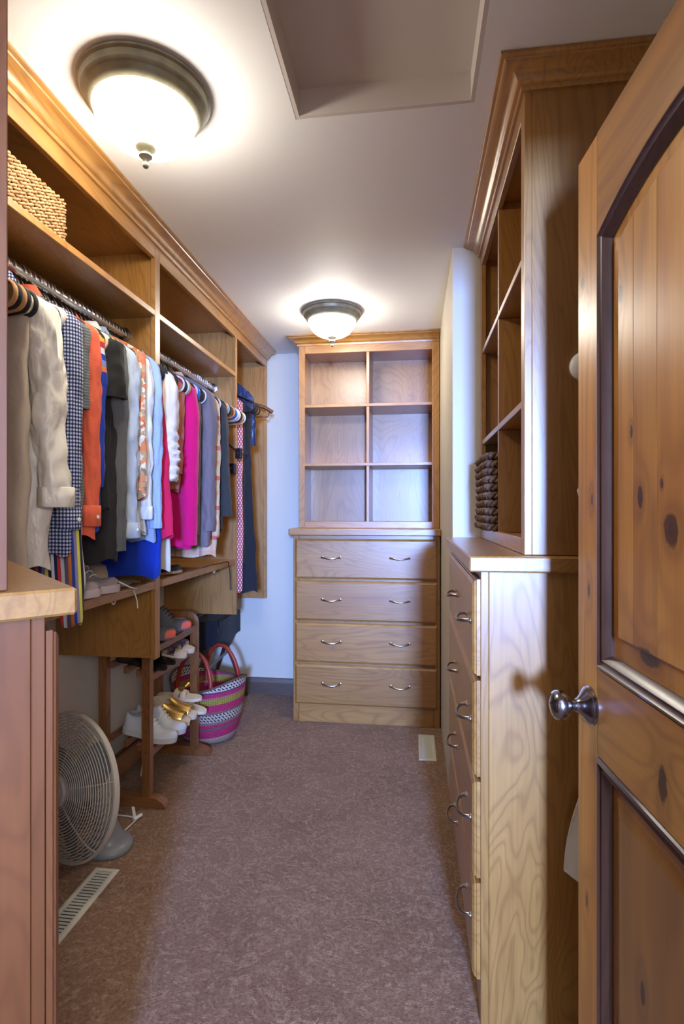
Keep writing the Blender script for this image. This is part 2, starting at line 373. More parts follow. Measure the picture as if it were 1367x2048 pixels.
def bow_handle():
    m = MB(); L = .056
    pts = [(-L, -.001, .002), (-L * .98, -.012, .002), (-L * .78, -.024, 0), (-L * .4, -.031, -.004), (0, -.033, -.006), (L * .4, -.031, -.004), (L * .78, -.024, 0), (L * .98, -.012, .002), (L, -.001, .002)]
    m.tube(pts, [.0065, .005, .005, .0045, .006, .0045, .005, .005, .0065], 8, flat=.75, up=(0, 0, 1))
    for sx in (-1, 1): m.lathe([(.0, -.0005), (.009, 0), (.009, .003), (.006, .0045)], 12, (0, 0, 0)); n = 4 * 12; m.v[-n:] = [(sx * L + x, -z - .0002, y + .002) for x, y, z in m.v[-n:]]
    return m
HANDLE = None
def add_handle(parent, x, y, z):
    global HANDLE
    if HANDLE is None: HANDLE = bow_handle().build('bow_handle', nickel, parent, smooth=50); o = HANDLE
    else: o = HANDLE.copy(); COL.objects.link(o); o.parent = parent
    o.location = (x, y, z); return o
DZ = [(.895, 1.142), (.635, .882), (.375, .622), (.115, .362)]
def dresser(name, label, W, D, hx, loc, rz, mg=.014):
    # local: front face at y=0, width along x from 0..W, body goes to y=D
    t = thing(name, label, 'dresser', loc, rz)
    B(0, .019, .019, D, 0, 1.164).build('end_panel', woodZ, t); B(W - .019, W, .019, D, 0, 1.164).build('end_panel', woodZ, t)
    B(.019, W - .019, D - .008, D, 0, 1.164, 0).build('back_panel', woodX, t); B(.019, W - .019, .012, D - .01, 1.14, 1.163, 0).build('top_stretcher', woodX, t)
    B(.0, .036, -.0015, .0185, 0, 1.163).build('face_stile', woodZ, t); B(W - .036, W, -.0015, .0185, 0, 1.163).build('face_stile', woodZ, t)
    for z0, z1 in ((1.125, 1.163), (.872, .905), (.612, .645), (.352, .385)): B(.037, W - .037, .0005, .018, z0, z1).build('face_rail', woodX, t)
    B(.037, W - .037, .0, .018, .0, .128).build('toe_board', woodX, t)
    for z0, z1 in DZ:
        d = drawer_front(W - 2 * mg, z1 - z0).build('drawer', woodX, t, smooth=25); d.location = (W / 2, -.002, (z0 + z1) / 2)
        for q in hx: add_handle(d, q - W / 2, -.0195, .008)
    return t
def hutch(name, label, W, D, loc, rz, zsh, xdiv, crown_left, crown_right, mats, z0=1.206, left_in=.04, right_in=.04, back=True):
    # local: face at y=0, body to y=D, width 0..W
    t = thing(name, label, 'shelf unit', loc, rz)
    mz, mx = mats
    B(0, .019, .019, D, z0, 2.43).build('side_panel', mz, t); B(W - .019, W, .019, D, z0, 2.43).build('side_panel', mz, t)
    B(.019, W - .019, D - .008, D, z0, 2.43, 0).build('back_panel', mz, t); B(.019, W - .019, .02, D - .008, 2.36, 2.378).build('top_panel', mx, t)
    B(.019, W - .019, .02, D - .008, z0 + .02, z0 + .038).build('bottom_panel', mx, t)
    B(0, left_in, 0, .019, z0, 2.43).build('face_stile', mz, t); B(W - right_in, W, 0, .019, z0, 2.43).build('face_stile', mz, t)
    B(left_in, W - right_in, 0, .0188, 2.335, 2.43).build('face_rail', mx, t); B(left_in, W - right_in, 0, .0188, z0, z0 + .042).build('face_rail', mx, t)
    for z in zsh: B(.02, W - .02, .004, D - .009, z - .019, z).build('shelf', mx, t)
    for x in xdiv:
        lv = [z0 + .038] + sorted(zsh) + [2.36 + .019]
        for a, b in zip(lv[:-1], lv[1:]): B(x - .0095, x + .0095, .006, D - .009, a + .0005, b - .0195).build('divider', mz, t)
    path = [((0, D), (-1, 0))] if crown_left else []
    path += [((0, 0), (-1, -1) if crown_left else (0, -1)), ((W, 0), (1, -1) if crown_right else (0, -1))]
    if crown_right: path += [((W, D), (1, 0))]
    crown(path, t, mx); return t
def counter(name, label, x0, x1, y0, y1, z0=1.165, z1=1.205, loc=(0, 0, 0), rz=0, mat=None):
    o = B(x0, x1, y0, y1, z0, z1, .004).build(name, mat or woodX, smooth=30); o.location = loc; o.rotation_euler = (0, 0, rz); return tag(o, label, 'countertop')

# back dresser, front faces -Y
dresser('dresser', 'maple four-drawer dresser against the back wall', .905, YB - 3.325 - .001, (.243, .665), (-.745, 3.325, 0), 0)
counter('countertop', 'maple countertop on the back wall dresser', -.768, XC - .0015, 3.285, YB - .001)
hutch('hutch', 'six-cubby maple shelf unit on the back dresser under the far ceiling light', .90, YB - 3.45 - .001, (-.737, 3.45, 0), 0, (1.625, 2.005), (.449,), True, False, (woodZ, woodX), right_in=.046)
# right dresser, front faces -X: local x -> -Y world
RZ = -PI / 2
dresser('dresser', 'maple four-drawer dresser on the right behind the open door', .925, XR - .173 - .001, (.40, .825), (.173, 2.345, 0), RZ, .003)
counter('countertop', 'maple countertop on the right dresser beside the open door', .139, XR - .001, 1.385, 2.348, mat=woodY)
hutch('hutch', 'tall cubby shelf unit on the right dresser, holding a dark woven basket', .91, XR - .28 - .001, (.28, 2.335, 0), RZ, (1.61, 1.987), (.445,), False, True, (woodZ, woodX))

# ------------------------------------------------------------------ angled cabinet at the near left
ANG = math.radians(47.5)
A = Vector((-math.sin(ANG), math.cos(ANG))); Bd = Vector((-math.cos(ANG), -math.sin(ANG)))
CRN = Vector((-.495, .747))
# local x runs along A from the near end, local y runs along Bd from the counter front: x axis = A
rzA = math.atan2(A.y, A.x)     # rotates local +x onto A ; local +y becomes Bd
oA = (CRN.x, CRN.y, 0)
counter('countertop', 'maple countertop jutting in at the near left below the cream blouse', 0, .615, 0, .56, loc=oA, rz=rzA, mat=woodX)
t = thing('base_cabinet', 'reddish shade-toned maple base cabinet at the near left edge', 'cabinet', oA, rzA)
B(.028, .047, .056, .555, .0, 1.164).build('end_panel', shadedZ, t)
B(.027, .065, .0375, .0555, .0, 1.164).build('face_stile', shadedZ, t); B(.56, .60, .0375, .0555, .0, 1.164).build('face_stile', shadedZ, t)
B(.047, .60, .547, .555, 0, 1.164, 0).build('back_panel', shadedZ, t); B(.581, .60, .056, .547, 0, 1.164).build('end_panel', shadedZ, t)
B(.065, .56, .038, .055, 1.12, 1.164).build('face_rail', shadedX, t); B(.065, .56, .038, .055, 0, .1).build('face_rail', shadedX, t)
dm = drawer_front(.27, 1.02); d = dm.build('door', shadedZ, t, smooth=25); d.location = (.166, .036, .63)
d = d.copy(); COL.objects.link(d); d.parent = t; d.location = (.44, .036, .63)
t = thing('hutch', 'tall reddish shade-toned shelf unit cut off by the left edge of the picture', 'shelf unit', oA, rzA)
hy = .086
B(.022, .041, hy + .019, .40, 1.206, 2.43).build('side_panel', shadedZ, t); B(.571, .59, hy + .019, .40, 1.206, 2.43).build('side_panel', shadedZ, t)
B(.041, .571, .392, .40, 1.206, 2.43, 0).build('back_panel', shadedZ, t); B(.022, .062, hy, hy + .019, 1.206, 2.43).build('face_stile', shadedZ, t); B(.55, .59, hy, hy + .019, 1.206, 2.43).build('face_stile', shadedZ, t)
B(.062, .55, hy, hy + .019, 2.335, 2.43).build('face_rail', shadedX, t); B(.062, .55, hy, hy + .019, 1.206, 1.248).build('face_rail', shadedX, t)
for z in (1.61, 1.987): B(.042, .57, hy + .021, .391, z - .019, z).build('shelf', shadedX, t)

# ------------------------------------------------------------------ left closet organizer
Y0, Y1, Y2, Y3 = 1.12, 2.07, 3.05, 3.70
XB = XL + .001
t = thing('closet_organizer', 'honey maple closet organizer with three hanging bays along the left wall', 'closet', (0, 0, 0))
for y, zb in ((Y0, .72), (Y1, .72), (Y2, .71), (Y3, .70)): B(XB, XF - .0195, y, y + .019, zb, 2.43).build('partition', woodZ, t)
for y, zb, hw in ((Y1, .72, 0.022), (Y2, .71, 0.020), (Y3, .70, 0.019)): B(XF - .019, XF, y - hw + .019 if y != Y1 else y - .018, y + .024, zb, 2.43).build('face_stile', woodZ, t)
B(XF - .019, XF, Y0, Y0 + .04, .72, 2.43).build('face_stile', woodZ, t)
for a, b in ((Y0 + .04, Y1 - .0185), (Y1 + .0245, Y2 - .0015), (Y2 + .0245, Y3 - .0005)):
    B(XF - .0188, XF - .0002, a, b, 2.331, 2.43).build('face_rail', woodY, t)
for a, b in ((Y0 + .0195, Y1 - .0005), (Y1 + .0195, Y2 - .0005), (Y2 + .0195, Y3 - .0005)):
    B(XB + .0085, XF - .0195, a, b, 2.362, 2.38).build('top_panel', woodY, t)
    B(XB, XB + .008, a, b, 1.04 if b < Y3 - .1 else .70, 2.43, 0).build('back_panel', woodY, t)
for a, b in ((Y0 + .0195, Y1 - .0005), (Y1 + .0195, Y2 - .0005)):
    B(XB + .0085, XF - .001, a, b, 2.100, 2.124, .002).build('shelf', woodY, t)
    B(XB, XF - .0195, a, b, 1.016, 1.036).build('shoe_shelf', woodY, t)
    B(XF - .019, XF + .0005, a + .024 if a > 2 else a + .03, b - .021, 1.004, 1.036, .002).build('shelf_nosing', woodY, t)
for i, (a, b, z) in enumerate(((Y0 + .02, Y1 - .0005, 2.035), (Y1 + .02, Y2 - .0005, 2.035), (Y2 + .02, Y3 - .0005, 2.135))):
    MB().tube([(-1.165, a, z), (-1.165, b, z)], .0155, 16).build('hanging_rod', chrome, t, smooth=40)
    f = MB(); f.lathe([(.0, 0), (.028, 0), (.028, .005), (.019, .008), (.017, .014)], 18); f.v = [(-1.165 + x, b - z2, z + y) for x, y, z2 in f.v]; f.build('rod_flange', nickel, t, smooth=30)
crown([((XF, Y0), (1, 0)), ((XF, Y3 + .022), (1, 0))], t, woodY)
for y in (1.80, 2.78):
    m = MB(); m.tube([(XF - .03, y + .011 * math.cos(q * PI / 8), .997 + .011 * math.sin(q * PI / 8)) for q in range(16)], .0028, 6, closed=True); m.build('screw_eye', white_p, t, smooth=60)

# ------------------------------------------------------------------ ceiling lights
def ceiling_light(label, x, y, k=1.0):
    t = thing('ceiling_light', label, 'ceiling light', (x, y, CZ - .0008), group='flush ceiling lights with alabaster bowls')
    s = lambda pr: [(r * k, z * k) for r, z in pr]
    MB().lathe(s([(.02, 0), (.166, 0), (.170, -.004), (.170, -.010), (.164, -.014), (.162, -.020), (.160, -.028), (.153, -.034), (.150, -.037), (.146, -.048), (.138, -.055), (.134, -.058), (.131, -.056), (.126, -.050), (.02, -.046)]), 64).build('metal_pan', pewter, t, smooth=35)
    pr = [(.1295, -.050)] + [(.131 * math.cos(a) ** .85 if a < 1.5 else .012, -.056 - .092 * math.sin(a)) for a in [i * PI / 2 / 16 for i in range(0, 16)]] + [(.012, -.1485)]
    MB().lathe(s(pr), 64).build('glass_bowl', glass_m, t, smooth=60)
    f = MB().lathe(s([(.0, -.138), (.027, -.1395), (.029, -.144), (.024, -.151), (.014, -.157), (.011, -.161), (.017, -.165), (.018, -.170), (.012, -.176), (.006, -.181), (.005, -.185), (.008, -.188), (.009, -.193), (.006, -.199), (0, -.201)]), 28).build('finial', pewter, t, smooth=50)
    return t
ceiling_light('large flush ceiling light with lit bowl near the woven basket shelf', -.712, 1.372)
ceiling_light('smaller-looking far flush ceiling light in front of the back wall shelf unit', -.452, 3.01)

# ------------------------------------------------------------------ door, open into the closet on the right
dh = Vector((.078, -.997)).normalized()
rzD = math.atan2(dh.y, dh.x)
DT = .038
door = bpy.data.objects.new('door_1', None); COL.objects.link(door); door.location = (.336, 1.166, 0); door.rotation_euler = (0, 0, rzD)
door['kind'] = 'structure'; door['label'] = 'knotty pine door with arched plank panel, standing open at right'
DW = .80; IN = .094; ZM0, ZM1 = .858, 1.022; ZT0, ZTM = 1.838, 1.90
MB().box(0, IN, 0, DT, .012, 2.03, .002).build('stile', pineZ, door); MB().box(DW - IN, DW, 0, DT, .012, 2.03, .002).build('stile', pineZ, door)
MB().box(IN + .0003, DW - IN - .0003, 0, DT, ZM0, ZM1, .001).build('mid_rail', pineX, door)
MB().box(IN + .0003, DW - IN - .0003, 0, DT, .012, .26, .001).build('bottom_rail', pineX, door)
def arch(s, off=0.0):
    # height of the arch at s; circular arc through the corners
    h = (DW - 2 * IN) / 2; sag = ZTM - ZT0; R = (h * h + sag * sag) / (2 * sag); c = DW / 2
    return ZTM - R + math.sqrt(max((R - off) ** 2 - (s - c) ** 2, 0))
n = 24; ss = [IN + .0003 + (DW - 2 * IN - .0006) * i / n for i in range(n + 1)]
MB().prism([(s, arch(s)) for s in ss] + [(ss[-1], 2.03), (ss[0], 2.03)], 0, DT).build('top_rail', pineX, door)
# upper panel: vertical planks with v grooves
edges = [.156, .211, .286, .359, .434, .508, .583, DW - .156]
bd = MB(); ssb = [IN + .004 + (DW - 2 * IN - .008) * i / 20 for i in range(21)]
bd.prism([(q, arch(q, .003)) for q in reversed(ssb)] + [(ssb[0], ZM1 + .003), (ssb[-1], ZM1 + .003)], .0165, .026).build('panel_border', pineZ, door)
for a, b in zip(edges[:-1], edges[1:]):
    g = .0006; p = MB(); rr = []
    for yy, ins in ((.0165, 0), (.0110, .0002), (.0105, .0006)):
        k = 6; xs = [a + g / 2 + ins + (b - a - g - 2 * ins) * i / k for i in range(k + 1)]
        rr.append([(x, yy, ZM1 + .072 + ins * 3) for x in xs] + [(x, yy, arch(x, .060) - ins * 3) for x in reversed(xs)])
    p.loft(rr, True, True, True); p.build('plank', pineZ, door)
# lower raised panel
p = MB(); rr = []
for ins, yy in ((.004, .026), (.004, .016), (.05, .016), (.054, .013), (.075, .007), (.078, .007)):
    rr.append([(IN + ins, yy, .26 + ins), (DW - IN - ins, yy, .26 + ins), (DW - IN - ins, yy, ZM0 - ins), (IN + ins, yy, ZM0 - ins)])
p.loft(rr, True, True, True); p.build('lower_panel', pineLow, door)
mold_m = wood('door_molding_wood', 2, lin(92, 54, 34), lin(74, 42, 27), lin(48, 26, 16), rough=0.25, coat=0.8)
MP = [(0, .004), (.004, -.003), (.009, -.0045), (.012, -.001), (.016, .001), (.021, -.001), (.026, .004), (.032, .0135), (.032, .02), (0, .02)]   # (inward, depth)
def molding(loop, name):
    # loop: closed list of (s, z); inward offset by mitred normals
    k = len(loop); m = MB(); rings = []
    cx = sum(a for a, _ in loop) / k; cz = sum(b for _, b in loop) / k
    for i in range(k):
        p0, p1, p2 = Vector(loop[i - 1]), Vector(loop[i]), Vector(loop[(i + 1) % k])
        e1 = (p1 - p0).normalized(); e2 = (p2 - p1).normalized(); n1 = Vector((-e1.y, e1.x)); n2 = Vector((-e2.y, e2.x))
        nn = (n1 + n2).normalized(); nn = nn / max(nn.dot(n1), .3)
        if nn.dot(Vector((cx, cz)) - p1) < 0: nn = -nn
        rings.append([(p1.x + nn.x * o, d, p1.y + nn.y * o) for o, d in MP])
    m.loft(rings, True, wrap=True); return m.build(name, mold_m, door, smooth=25)
ar = [(s, arch(s)) for s in [DW - IN - (DW - 2 * IN) * i / 20 for i in range(21)]]
molding([(IN, ZM1), (DW - IN, ZM1)] + ar, 'arched_molding')
molding([(IN, .26), (DW - IN, .26), (DW - IN, ZM0), (IN, ZM0)], 'lower_molding')
kb = thing('door_knob', 'x', 'x'); kb.parent = door
for q in list(kb.keys()): del kb[q]
kb.location = (.066, 0, .942); kb['label'] = 'satin nickel round door knob'
def along_y(m, sgn=-1): m.v = [(x, sgn * z, y) for x, y, z in m.v]; return m
along_y(MB().lathe([(0, 0), (.036, 0), (.037, .003), (.034, .006), (.035, .009), (.031, .013), (.020, .020), (.014, .026), (.012, .030), (.0, .030)], 40)).build('rose', knob_m, kb, smooth=40)
along_y(MB().lathe([(0, .028), (.011, .028), (.010, .036), (.013, .041), (.021, .045), (.0275, .053), (.0285, .061), (.0265, .069), (.021, .074), (.0205, .0725), (.014, .0755), (.006, .077), (.0055, .0757), (0, .0757)], 40)).build('knob', knob_m, kb, smooth=40)
for z in (.25, 1.05, 1.80): MB().tube([(DW + .004, .006, z - .045), (DW + .004, .006, z + .045)], .006, 10).build('hinge', nickel, door, smooth=40)

# on the end panel of the right shelf unit, half hidden by the door: round hook plate and a towel
m = MB(); m.lathe([(0, 0), (.036, 0), (.037, .006), (.032, .014), (.018, .020), (.0, .022)], 28); m.v = [(x + .425, 1.4245 - z, y + 1.68) for x, y, z in m.v]
hk = m.build('hook', white_p, smooth=50)
tag(hk, 'pale round hook peeking out behind the open pine door edge', 'hook')
def drape(fn, nu, nv, thick=.006):
    m = MB(); g = [[Vector(fn(i / nu, j / nv)) for i in range(nu + 1)] for j in range(nv + 1)]
    nr = [[None] * (nu + 1) for _ in range(nv + 1)]
    for j in range(nv + 1):
        for i in range(nu + 1):
            a = g[j][min(i + 1, nu)] - g[j][max(i - 1, 0)]; b = g[min(j + 1, nv)][i] - g[max(j - 1, 0)][i]
            c_ = a.cross(b); nr[j][i] = c_.normalized() if c_.length > 1e-12 else Vector((0, 1, 0))
    rings = []
    for j in range(nv + 1):
        rings.append([g[j][i] + nr[j][i] * thick / 2 for i in range(nu + 1)] + [g[j][i] - nr[j][i] * thick / 2 for i in reversed(range(nu + 1))])
    m.loft(rings, True, True, True); return m
def towel_fn(u, v):
    z = 1.40 - v * .96
    left = .47 - .075 * math.exp(-((z - 1.365) / .05) ** 2) - .105 * smooth01((.90 - z) / .46)
    x = left + u * (.08 + .14 * v); y = 1.372 + .012 * math.sin(u * 13 + v * 2) * (.3 + .7 * v)
    return (x, y, z - .10 * u * smooth01((v - .5) * 2))
tw = drape(towel_fn, 40, 60, .008).build('towel', cloth('cream_towel', lin(232, 222, 202)), smooth=60)
tag(tw, 'cream towel hanging behind the open pine door', 'towel')

# ------------------------------------------------------------------ hangers
VT = plastic('tan_velvet', lin(190, 140, 84), 0.8); VB = plastic('black_velvet', lin(28, 24, 24), 0.85); VW = plastic('white_hanger', lin(224, 222, 216), 0.4)
VG = plastic('green_hanger', lin(134, 184, 104), 0.45); VGR = plastic('grey_hanger', lin(176, 182, 182), 0.45); VBL = plastic('blue_hanger', lin(28, 98, 196), 0.4); VTE = plastic('teal_hanger', lin(40, 176, 170), 0.4); VPK = plastic('blush_hanger', lin(228, 184, 164), 0.6)
HG = {}
def hook_mesh():
    pts = []; r = .0185
    for i in range(13):
        a = -.35 + (PI + .35) * i / 12; pts.append((r * math.cos(a), 0, r * math.sin(a)))
    pts += [(-r * .9, 0, -.014), (-.004, 0, -.034), (0, 0, -.05), (0, 0, -.095)]
    return MB().tube(pts, .0026, 6, up=(0, 1, 0))
def arms_mesh(kind):
    h = .21
    if kind == 'wood':
        pts = [(-h, 0, -.16), (-h * .75, 0, -.128), (-h * .4, 0, -.104), (0, 0, -.092), (h * .4, 0, -.104), (h * .75, 0, -.128), (h, 0, -.16)]
        m = MB().tube(pts, [.013, .013, .012, .012, .012, .013, .013], 10, up=(0, 1, 0)); m.tube([(-h * .9, 0, -.155), (-h * .85, 0, -.19), (h * .85, 0, -.19), (h * .9, 0, -.155)], .006, 8); return m
    top = []
    for i in range(9): q = i / 8; top.append((h * q, -.088 - .080 * q ** 1.35))
    end = [(h + .026 * math.sin(a), -.2 + .030 * math.cos(a)) for a in [PI * .12 + PI * .86 * i / 8 for i in range(9)]]
    half = top + end + [(h * .85, -.234), (h * .4, -.235)]
    loop = [(x, 0, z) for x, z in half] + [(0, 0, -.235)] + [(-x, 0, z) for x, z in reversed(half[1:])]
    return MB().tube(loop, .0075 if kind != 'wire' else .004, 8, closed=True, flat=.55 if kind != 'wire' else 1, up=(0, 1, 0))
def hanger(y, mat, label, group, kind='flat', rod=(-1.165, 2.035), rz=0.0, hookmat=None, name='coat_hanger'):
    t = thing(name, label, 'hanger', (rod[0], y, rod[1]), rz, group)
    for nm, mk, mt in (('hook', hook_mesh, hookmat or chrome), ('shoulder_frame', lambda: arms_mesh(kind), mat)):
        key = (nm, kind if nm != 'hook' else '', mt.name)
        if key not in HG: HG[key] = mk().build(nm, mt, t, smooth=60)
        else:
            o = HG[key].copy(); COL.objects.link(o); o.parent = t
    return t

# ------------------------------------------------------------------ garments
def nz(x, y, z, s=1.0): return noise.noise(Vector((x * s, y * s, z * s)))
def body_mesh(hf, hb, zneck, drop, hem, th0, th1, pleat=.010, pn=3.0, seed=0, flare=0.0, hemfn=None, nth=56, nt=44, wr=.006, lean=0.0, scoop=.0):
    m = MB(); rings = []
    for j in range(nt + 1):
        t = j / nt; ring = []
        for i in range(nth):
            a = 2 * PI * i / nth; cx, sy = math.cos(a), math.sin(a)
            h = hf if cx > 0 else hb
            xo = h * math.copysign(abs(cx) ** .72, cx); q = abs(xo) / h
            zt = zneck - drop * (0.12 * q + .88 * q ** 2.0) - scoop * max(0, 1 - q * 2.6)
            hz = (hemfn(xo) if hemfn else hem) + .008 * math.sin(5 * a + seed)
            z = zt + (hz - zt) * t
            th = th0 + (th1 - th0) * smooth01(t * 1.6)
            y = th * math.copysign(abs(sy) ** .6, sy)
            f = pleat * smooth01((t - .05) * 1.4) * math.sin(pn * PI * xo / h + seed + 1.3 * nz(xo * 5, seed, z * 3)) * (1 if sy > 0 else .8)
            x = xo * (1 + flare * t) + lean * t
            d = wr * smooth01(t * 3) * nz(x * 14 + seed * 3, y * 10, z * 7) + wr * .6 * smooth01(t * 3) * nz(x * 30 + seed, y * 30, z * 16)
            ring.append((x + d * cx * .8, y + f + d * 1.4, z))
        rings.append(ring)
    # turn the hem in
    rings.append([(x * .97, y * .6, z + .004) for x, y, z in rings[-1]]); rings.append([(x * .96, y * .55, z + .05) for x, y, z in rings[-2]])
    m.loft(rings); return m
def sleeve_mesh(x0, z0, length, rx, ry, seed=0, out=.012, taper=.75, wr=.006, ns=30, seg=26, fwd=0.0, ruch=0.0, side=1, y0=0.0, flat_cuff=0):
    m = MB(); rings = []
    for j in range(ns + 1):
        t = j / ns; z = z0 - length * t
        cap = math.sqrt(min(1, t * length / .05 + .02))
        k = (1 + (taper - 1) * smooth01(t)) * cap
        cx = x0 + side * (out * smooth01(t * 4) - (1 - cap) * rx * .9 + fwd * t * t); cy = y0
        ring = []
        for i in range(seg):
            a = 2 * PI * i / seg; c_, s_ = math.cos(a), math.sin(a)
            d = wr * (nz(c_ * 1.6 + seed, s_ * 1.6, z * 11) + .7 * nz(c_ * 3 + seed * 2, s_ * 3, z * 26)) * smooth01(t * 5)
            if ruch: d += ruch * smooth01((t - .45) * 4) * (math.sin(z * 190 + 2.2 * nz(c_ * 2, s_ * 2, z * 14) * 2 + seed) * .8 + .5)
            ring.append((cx + (rx * k + d) * c_, cy + (ry * k + d) * s_, z + .012 * (1 - cap) * 0 - .010 * c_ * side * (1 - cap)))
        rings.append(ring)
    L = rings[-1]; mx = sum(p[0] for p in L) / seg; my = sum(p[1] for p in L) / seg
    rings.append([(mx + (p[0] - mx) * .86, my + (p[1] - my) * .80, p[2] + .001) for p in L]); rings.append([(mx + (p[0] - mx) * .8, my + (p[1] - my) * .74, p[2] + .06) for p in L])
    m.loft(rings, True, True, False); return m, L
def cuff_mesh(L, h, grow=.0035, seed=0):
    seg = len(L); mx = sum(p[0] for p in L) / seg; my = sum(p[1] for p in L) / seg; rr = []
    for dz, g in ((h, .0005), (h * .96, grow), (h * .5, grow * 1.1), (.002, grow), (-.002, grow * .4), (-.002, -.004), (h * .6, -.006)):
        ring = []
        for p in L:
            v = Vector((p[0] - mx, p[1] - my)); l = v.length; v = v / l * (l + g)
            ring.append((mx + v.x, my + v.y, p[2] + dz))
        rr.append(ring)
    return MB().loft(rr)
def collar_mesh(zn, r=.055, h=.035, ry=.018):
    rr = []
    for k, (g, dz) in enumerate(((1.0, -.012), (.92, .006), (.86, h), (.95, h + .004), (1.22, h * .45), (1.34, -.006), (1.26, -.004))):
        rr.append([(r * g * math.cos(2 * PI * i / 24), ry * (g ** 1.6) * math.sin(2 * PI * i / 24), zn + dz - .02 * abs(math.sin(PI * i / 24)) * (k > 3)) for i in range(24)])
    return MB().loft(rr)
def garment(name, cat, label, y, mat, hem, hf=.225, hb=.21, th=.026, sleeve=None, slm=None, srx=.036, sry=.026, collar=False, cuff=0, seed=None, rod=(-1.165, 2.035), drop=.095, hang=(None,), pleat=.010,
            zneck=-.085, group=None, buttons=0, ruch=0, wr=.006, fwd=0.0, taper=.75, flare=0.0, hemfn=None, out=.012, rz=0.0, cuffm=None, scoop=0.0, pn=3.0, sy=0.0, lean=0.0):
    seed = y * 37 if seed is None else seed
    t = thing(name, label, cat, (rod[0], y, rod[1]), rz, group)
    hz = hem - rod[1]
    hl = (lambda x: hemfn(x + rod[0]) - rod[1]) if hemfn else None
    body_mesh(hf, hb, zneck, drop, hz, .013, th, pleat, pn, seed, flare, hl, wr=wr, scoop=scoop, lean=lean).build('torso', mat, t, smooth=75)
    if sleeve:
        for side, h in ((1, hf), (-1, hb)):
            if side < 0: s_, L = sleeve_mesh(-h + .035, zneck - drop * .80 + .006, max(sleeve - .05, .1), .026, sry * .8, seed + 9, .0, taper, wr, 16, 18, 0, 0, -1)
            else: s_, L = sleeve_mesh(h - srx + .012, zneck - drop * .72 + .008, sleeve, srx, sry, seed + 3, out, taper, wr, 44, 30, fwd, ruch, 1, sy)
            so = s_.build('sleeve', slm or mat, t, smooth=75)
            if cuff and side > 0: cuff_mesh(L, cuff).build('cuff', cuffm or slm or mat, so, smooth=60)
            if buttons and side > 0:
                xm = max(p[0] for p in L); ym = sum(p[1] for p in L) / len(L)
                b = MB().lathe([(0, .0035), (.005, .003), (.0058, .0015), (.0058, 0)], 12); b.v = [(xm + .004 + z2, ym - .006 + x2, L[0][2] + y2 + .025) for x2, y2, z2 in b.v]; b.build('button', white_p, so, smooth=40)
    if collar: collar_mesh(zneck).build('collar', mat, t, smooth=60)
    return t

c_cream = cloth('cream_satin', lin(248, 240, 222), satin=True); c_beige = cloth('beige_crepe', lin(222, 204, 176)); c_ging = cloth('navy_gingham', lin(60, 70, 120), 'gingham', k=1.6)
c_rib = cloth('grey_rib_knit', lin(128, 132, 130), 'ribs'); c_coral = cloth('coral_cotton', lin(238, 106, 74)); 
MULTI = [lin(36, 60, 176), lin(226, 226, 232), lin(196, 52, 60), lin(240, 170, 70), lin(60, 80, 190), lin(24, 26, 60), lin(232, 130, 80), lin(120, 140, 200)]
c_blue = cloth('cobalt_striped_jersey', lin(38, 64, 170), 'hstripes', extra=MULTI); 
DRESS = [lin(30, 34, 86), lin(214, 60, 54), lin(224, 224, 226), lin(112, 104, 134), lin(226, 120, 40), lin(44, 70, 160), lin(150, 140, 170), lin(232, 226, 90), lin(36, 34, 60), lin(220, 220, 214)]
c_dress = cloth('rainbow_stripe_dress', lin(110, 100, 130), 'vstripes', extra=DRESS, k=1.5)
c_black = cloth('black_cotton', lin(38, 37, 36)); c_char = cloth('charcoal_knit', lin(46, 42, 43)); c_greysl = cloth('grey_jersey', lin(104, 106, 108), 'heather'); c_pale = cloth('pale_grey_blue_crinkle', lin(190, 198, 204))
c_flor = cloth('orange_floral', lin(220, 180, 150), 'floral', extra=[lin(230, 214, 190), lin(214, 118, 82), lin(190, 160, 120), lin(226, 140, 90), lin(150, 128, 96), lin(240, 226, 206)], k=1.2)
c_white = cloth('white_cotton', lin(232, 232, 230)); c_lblue = cloth('light_blue_chambray', lin(158, 178, 206)); c_crim = cloth('crimson_knit', lin(206, 22, 74)); c_oat = cloth('oatmeal_knit', lin(226, 212, 196))
c_royal = cloth('royal_blue_fabric', lin(20, 54, 160)); c_ivory = cloth('ivory_linen', lin(222, 212, 196)); c_rose = cloth('dusty_rose_knit', lin(182, 104, 88), 'heather'); c_mag = cloth('magenta_fleece', lin(214, 0, 104), sheen=.15)
c_gfl = cloth('grey_fleece', lin(112, 110, 112)); c_plum = cloth('plum_grey_shell', lin(116, 104, 108), rough=.6); c_plaid = cloth('orange_plaid', lin(222, 196, 162), 'plaid', lin(214, 140, 104))
c_ch2 = cloth('charcoal_fleece', lin(56, 58, 58), sheen=.1); c_red = cloth('red_knit', lin(196, 24, 50)); c_latt = cloth('pink_lattice_print', lin(236, 214, 204), 'lattice', lin(170, 60, 74)); c_blk2 = cloth('black_crepe', lin(34, 36, 44)); c_navy = cloth('navy_satin', lin(24, 44, 92), satin=True)

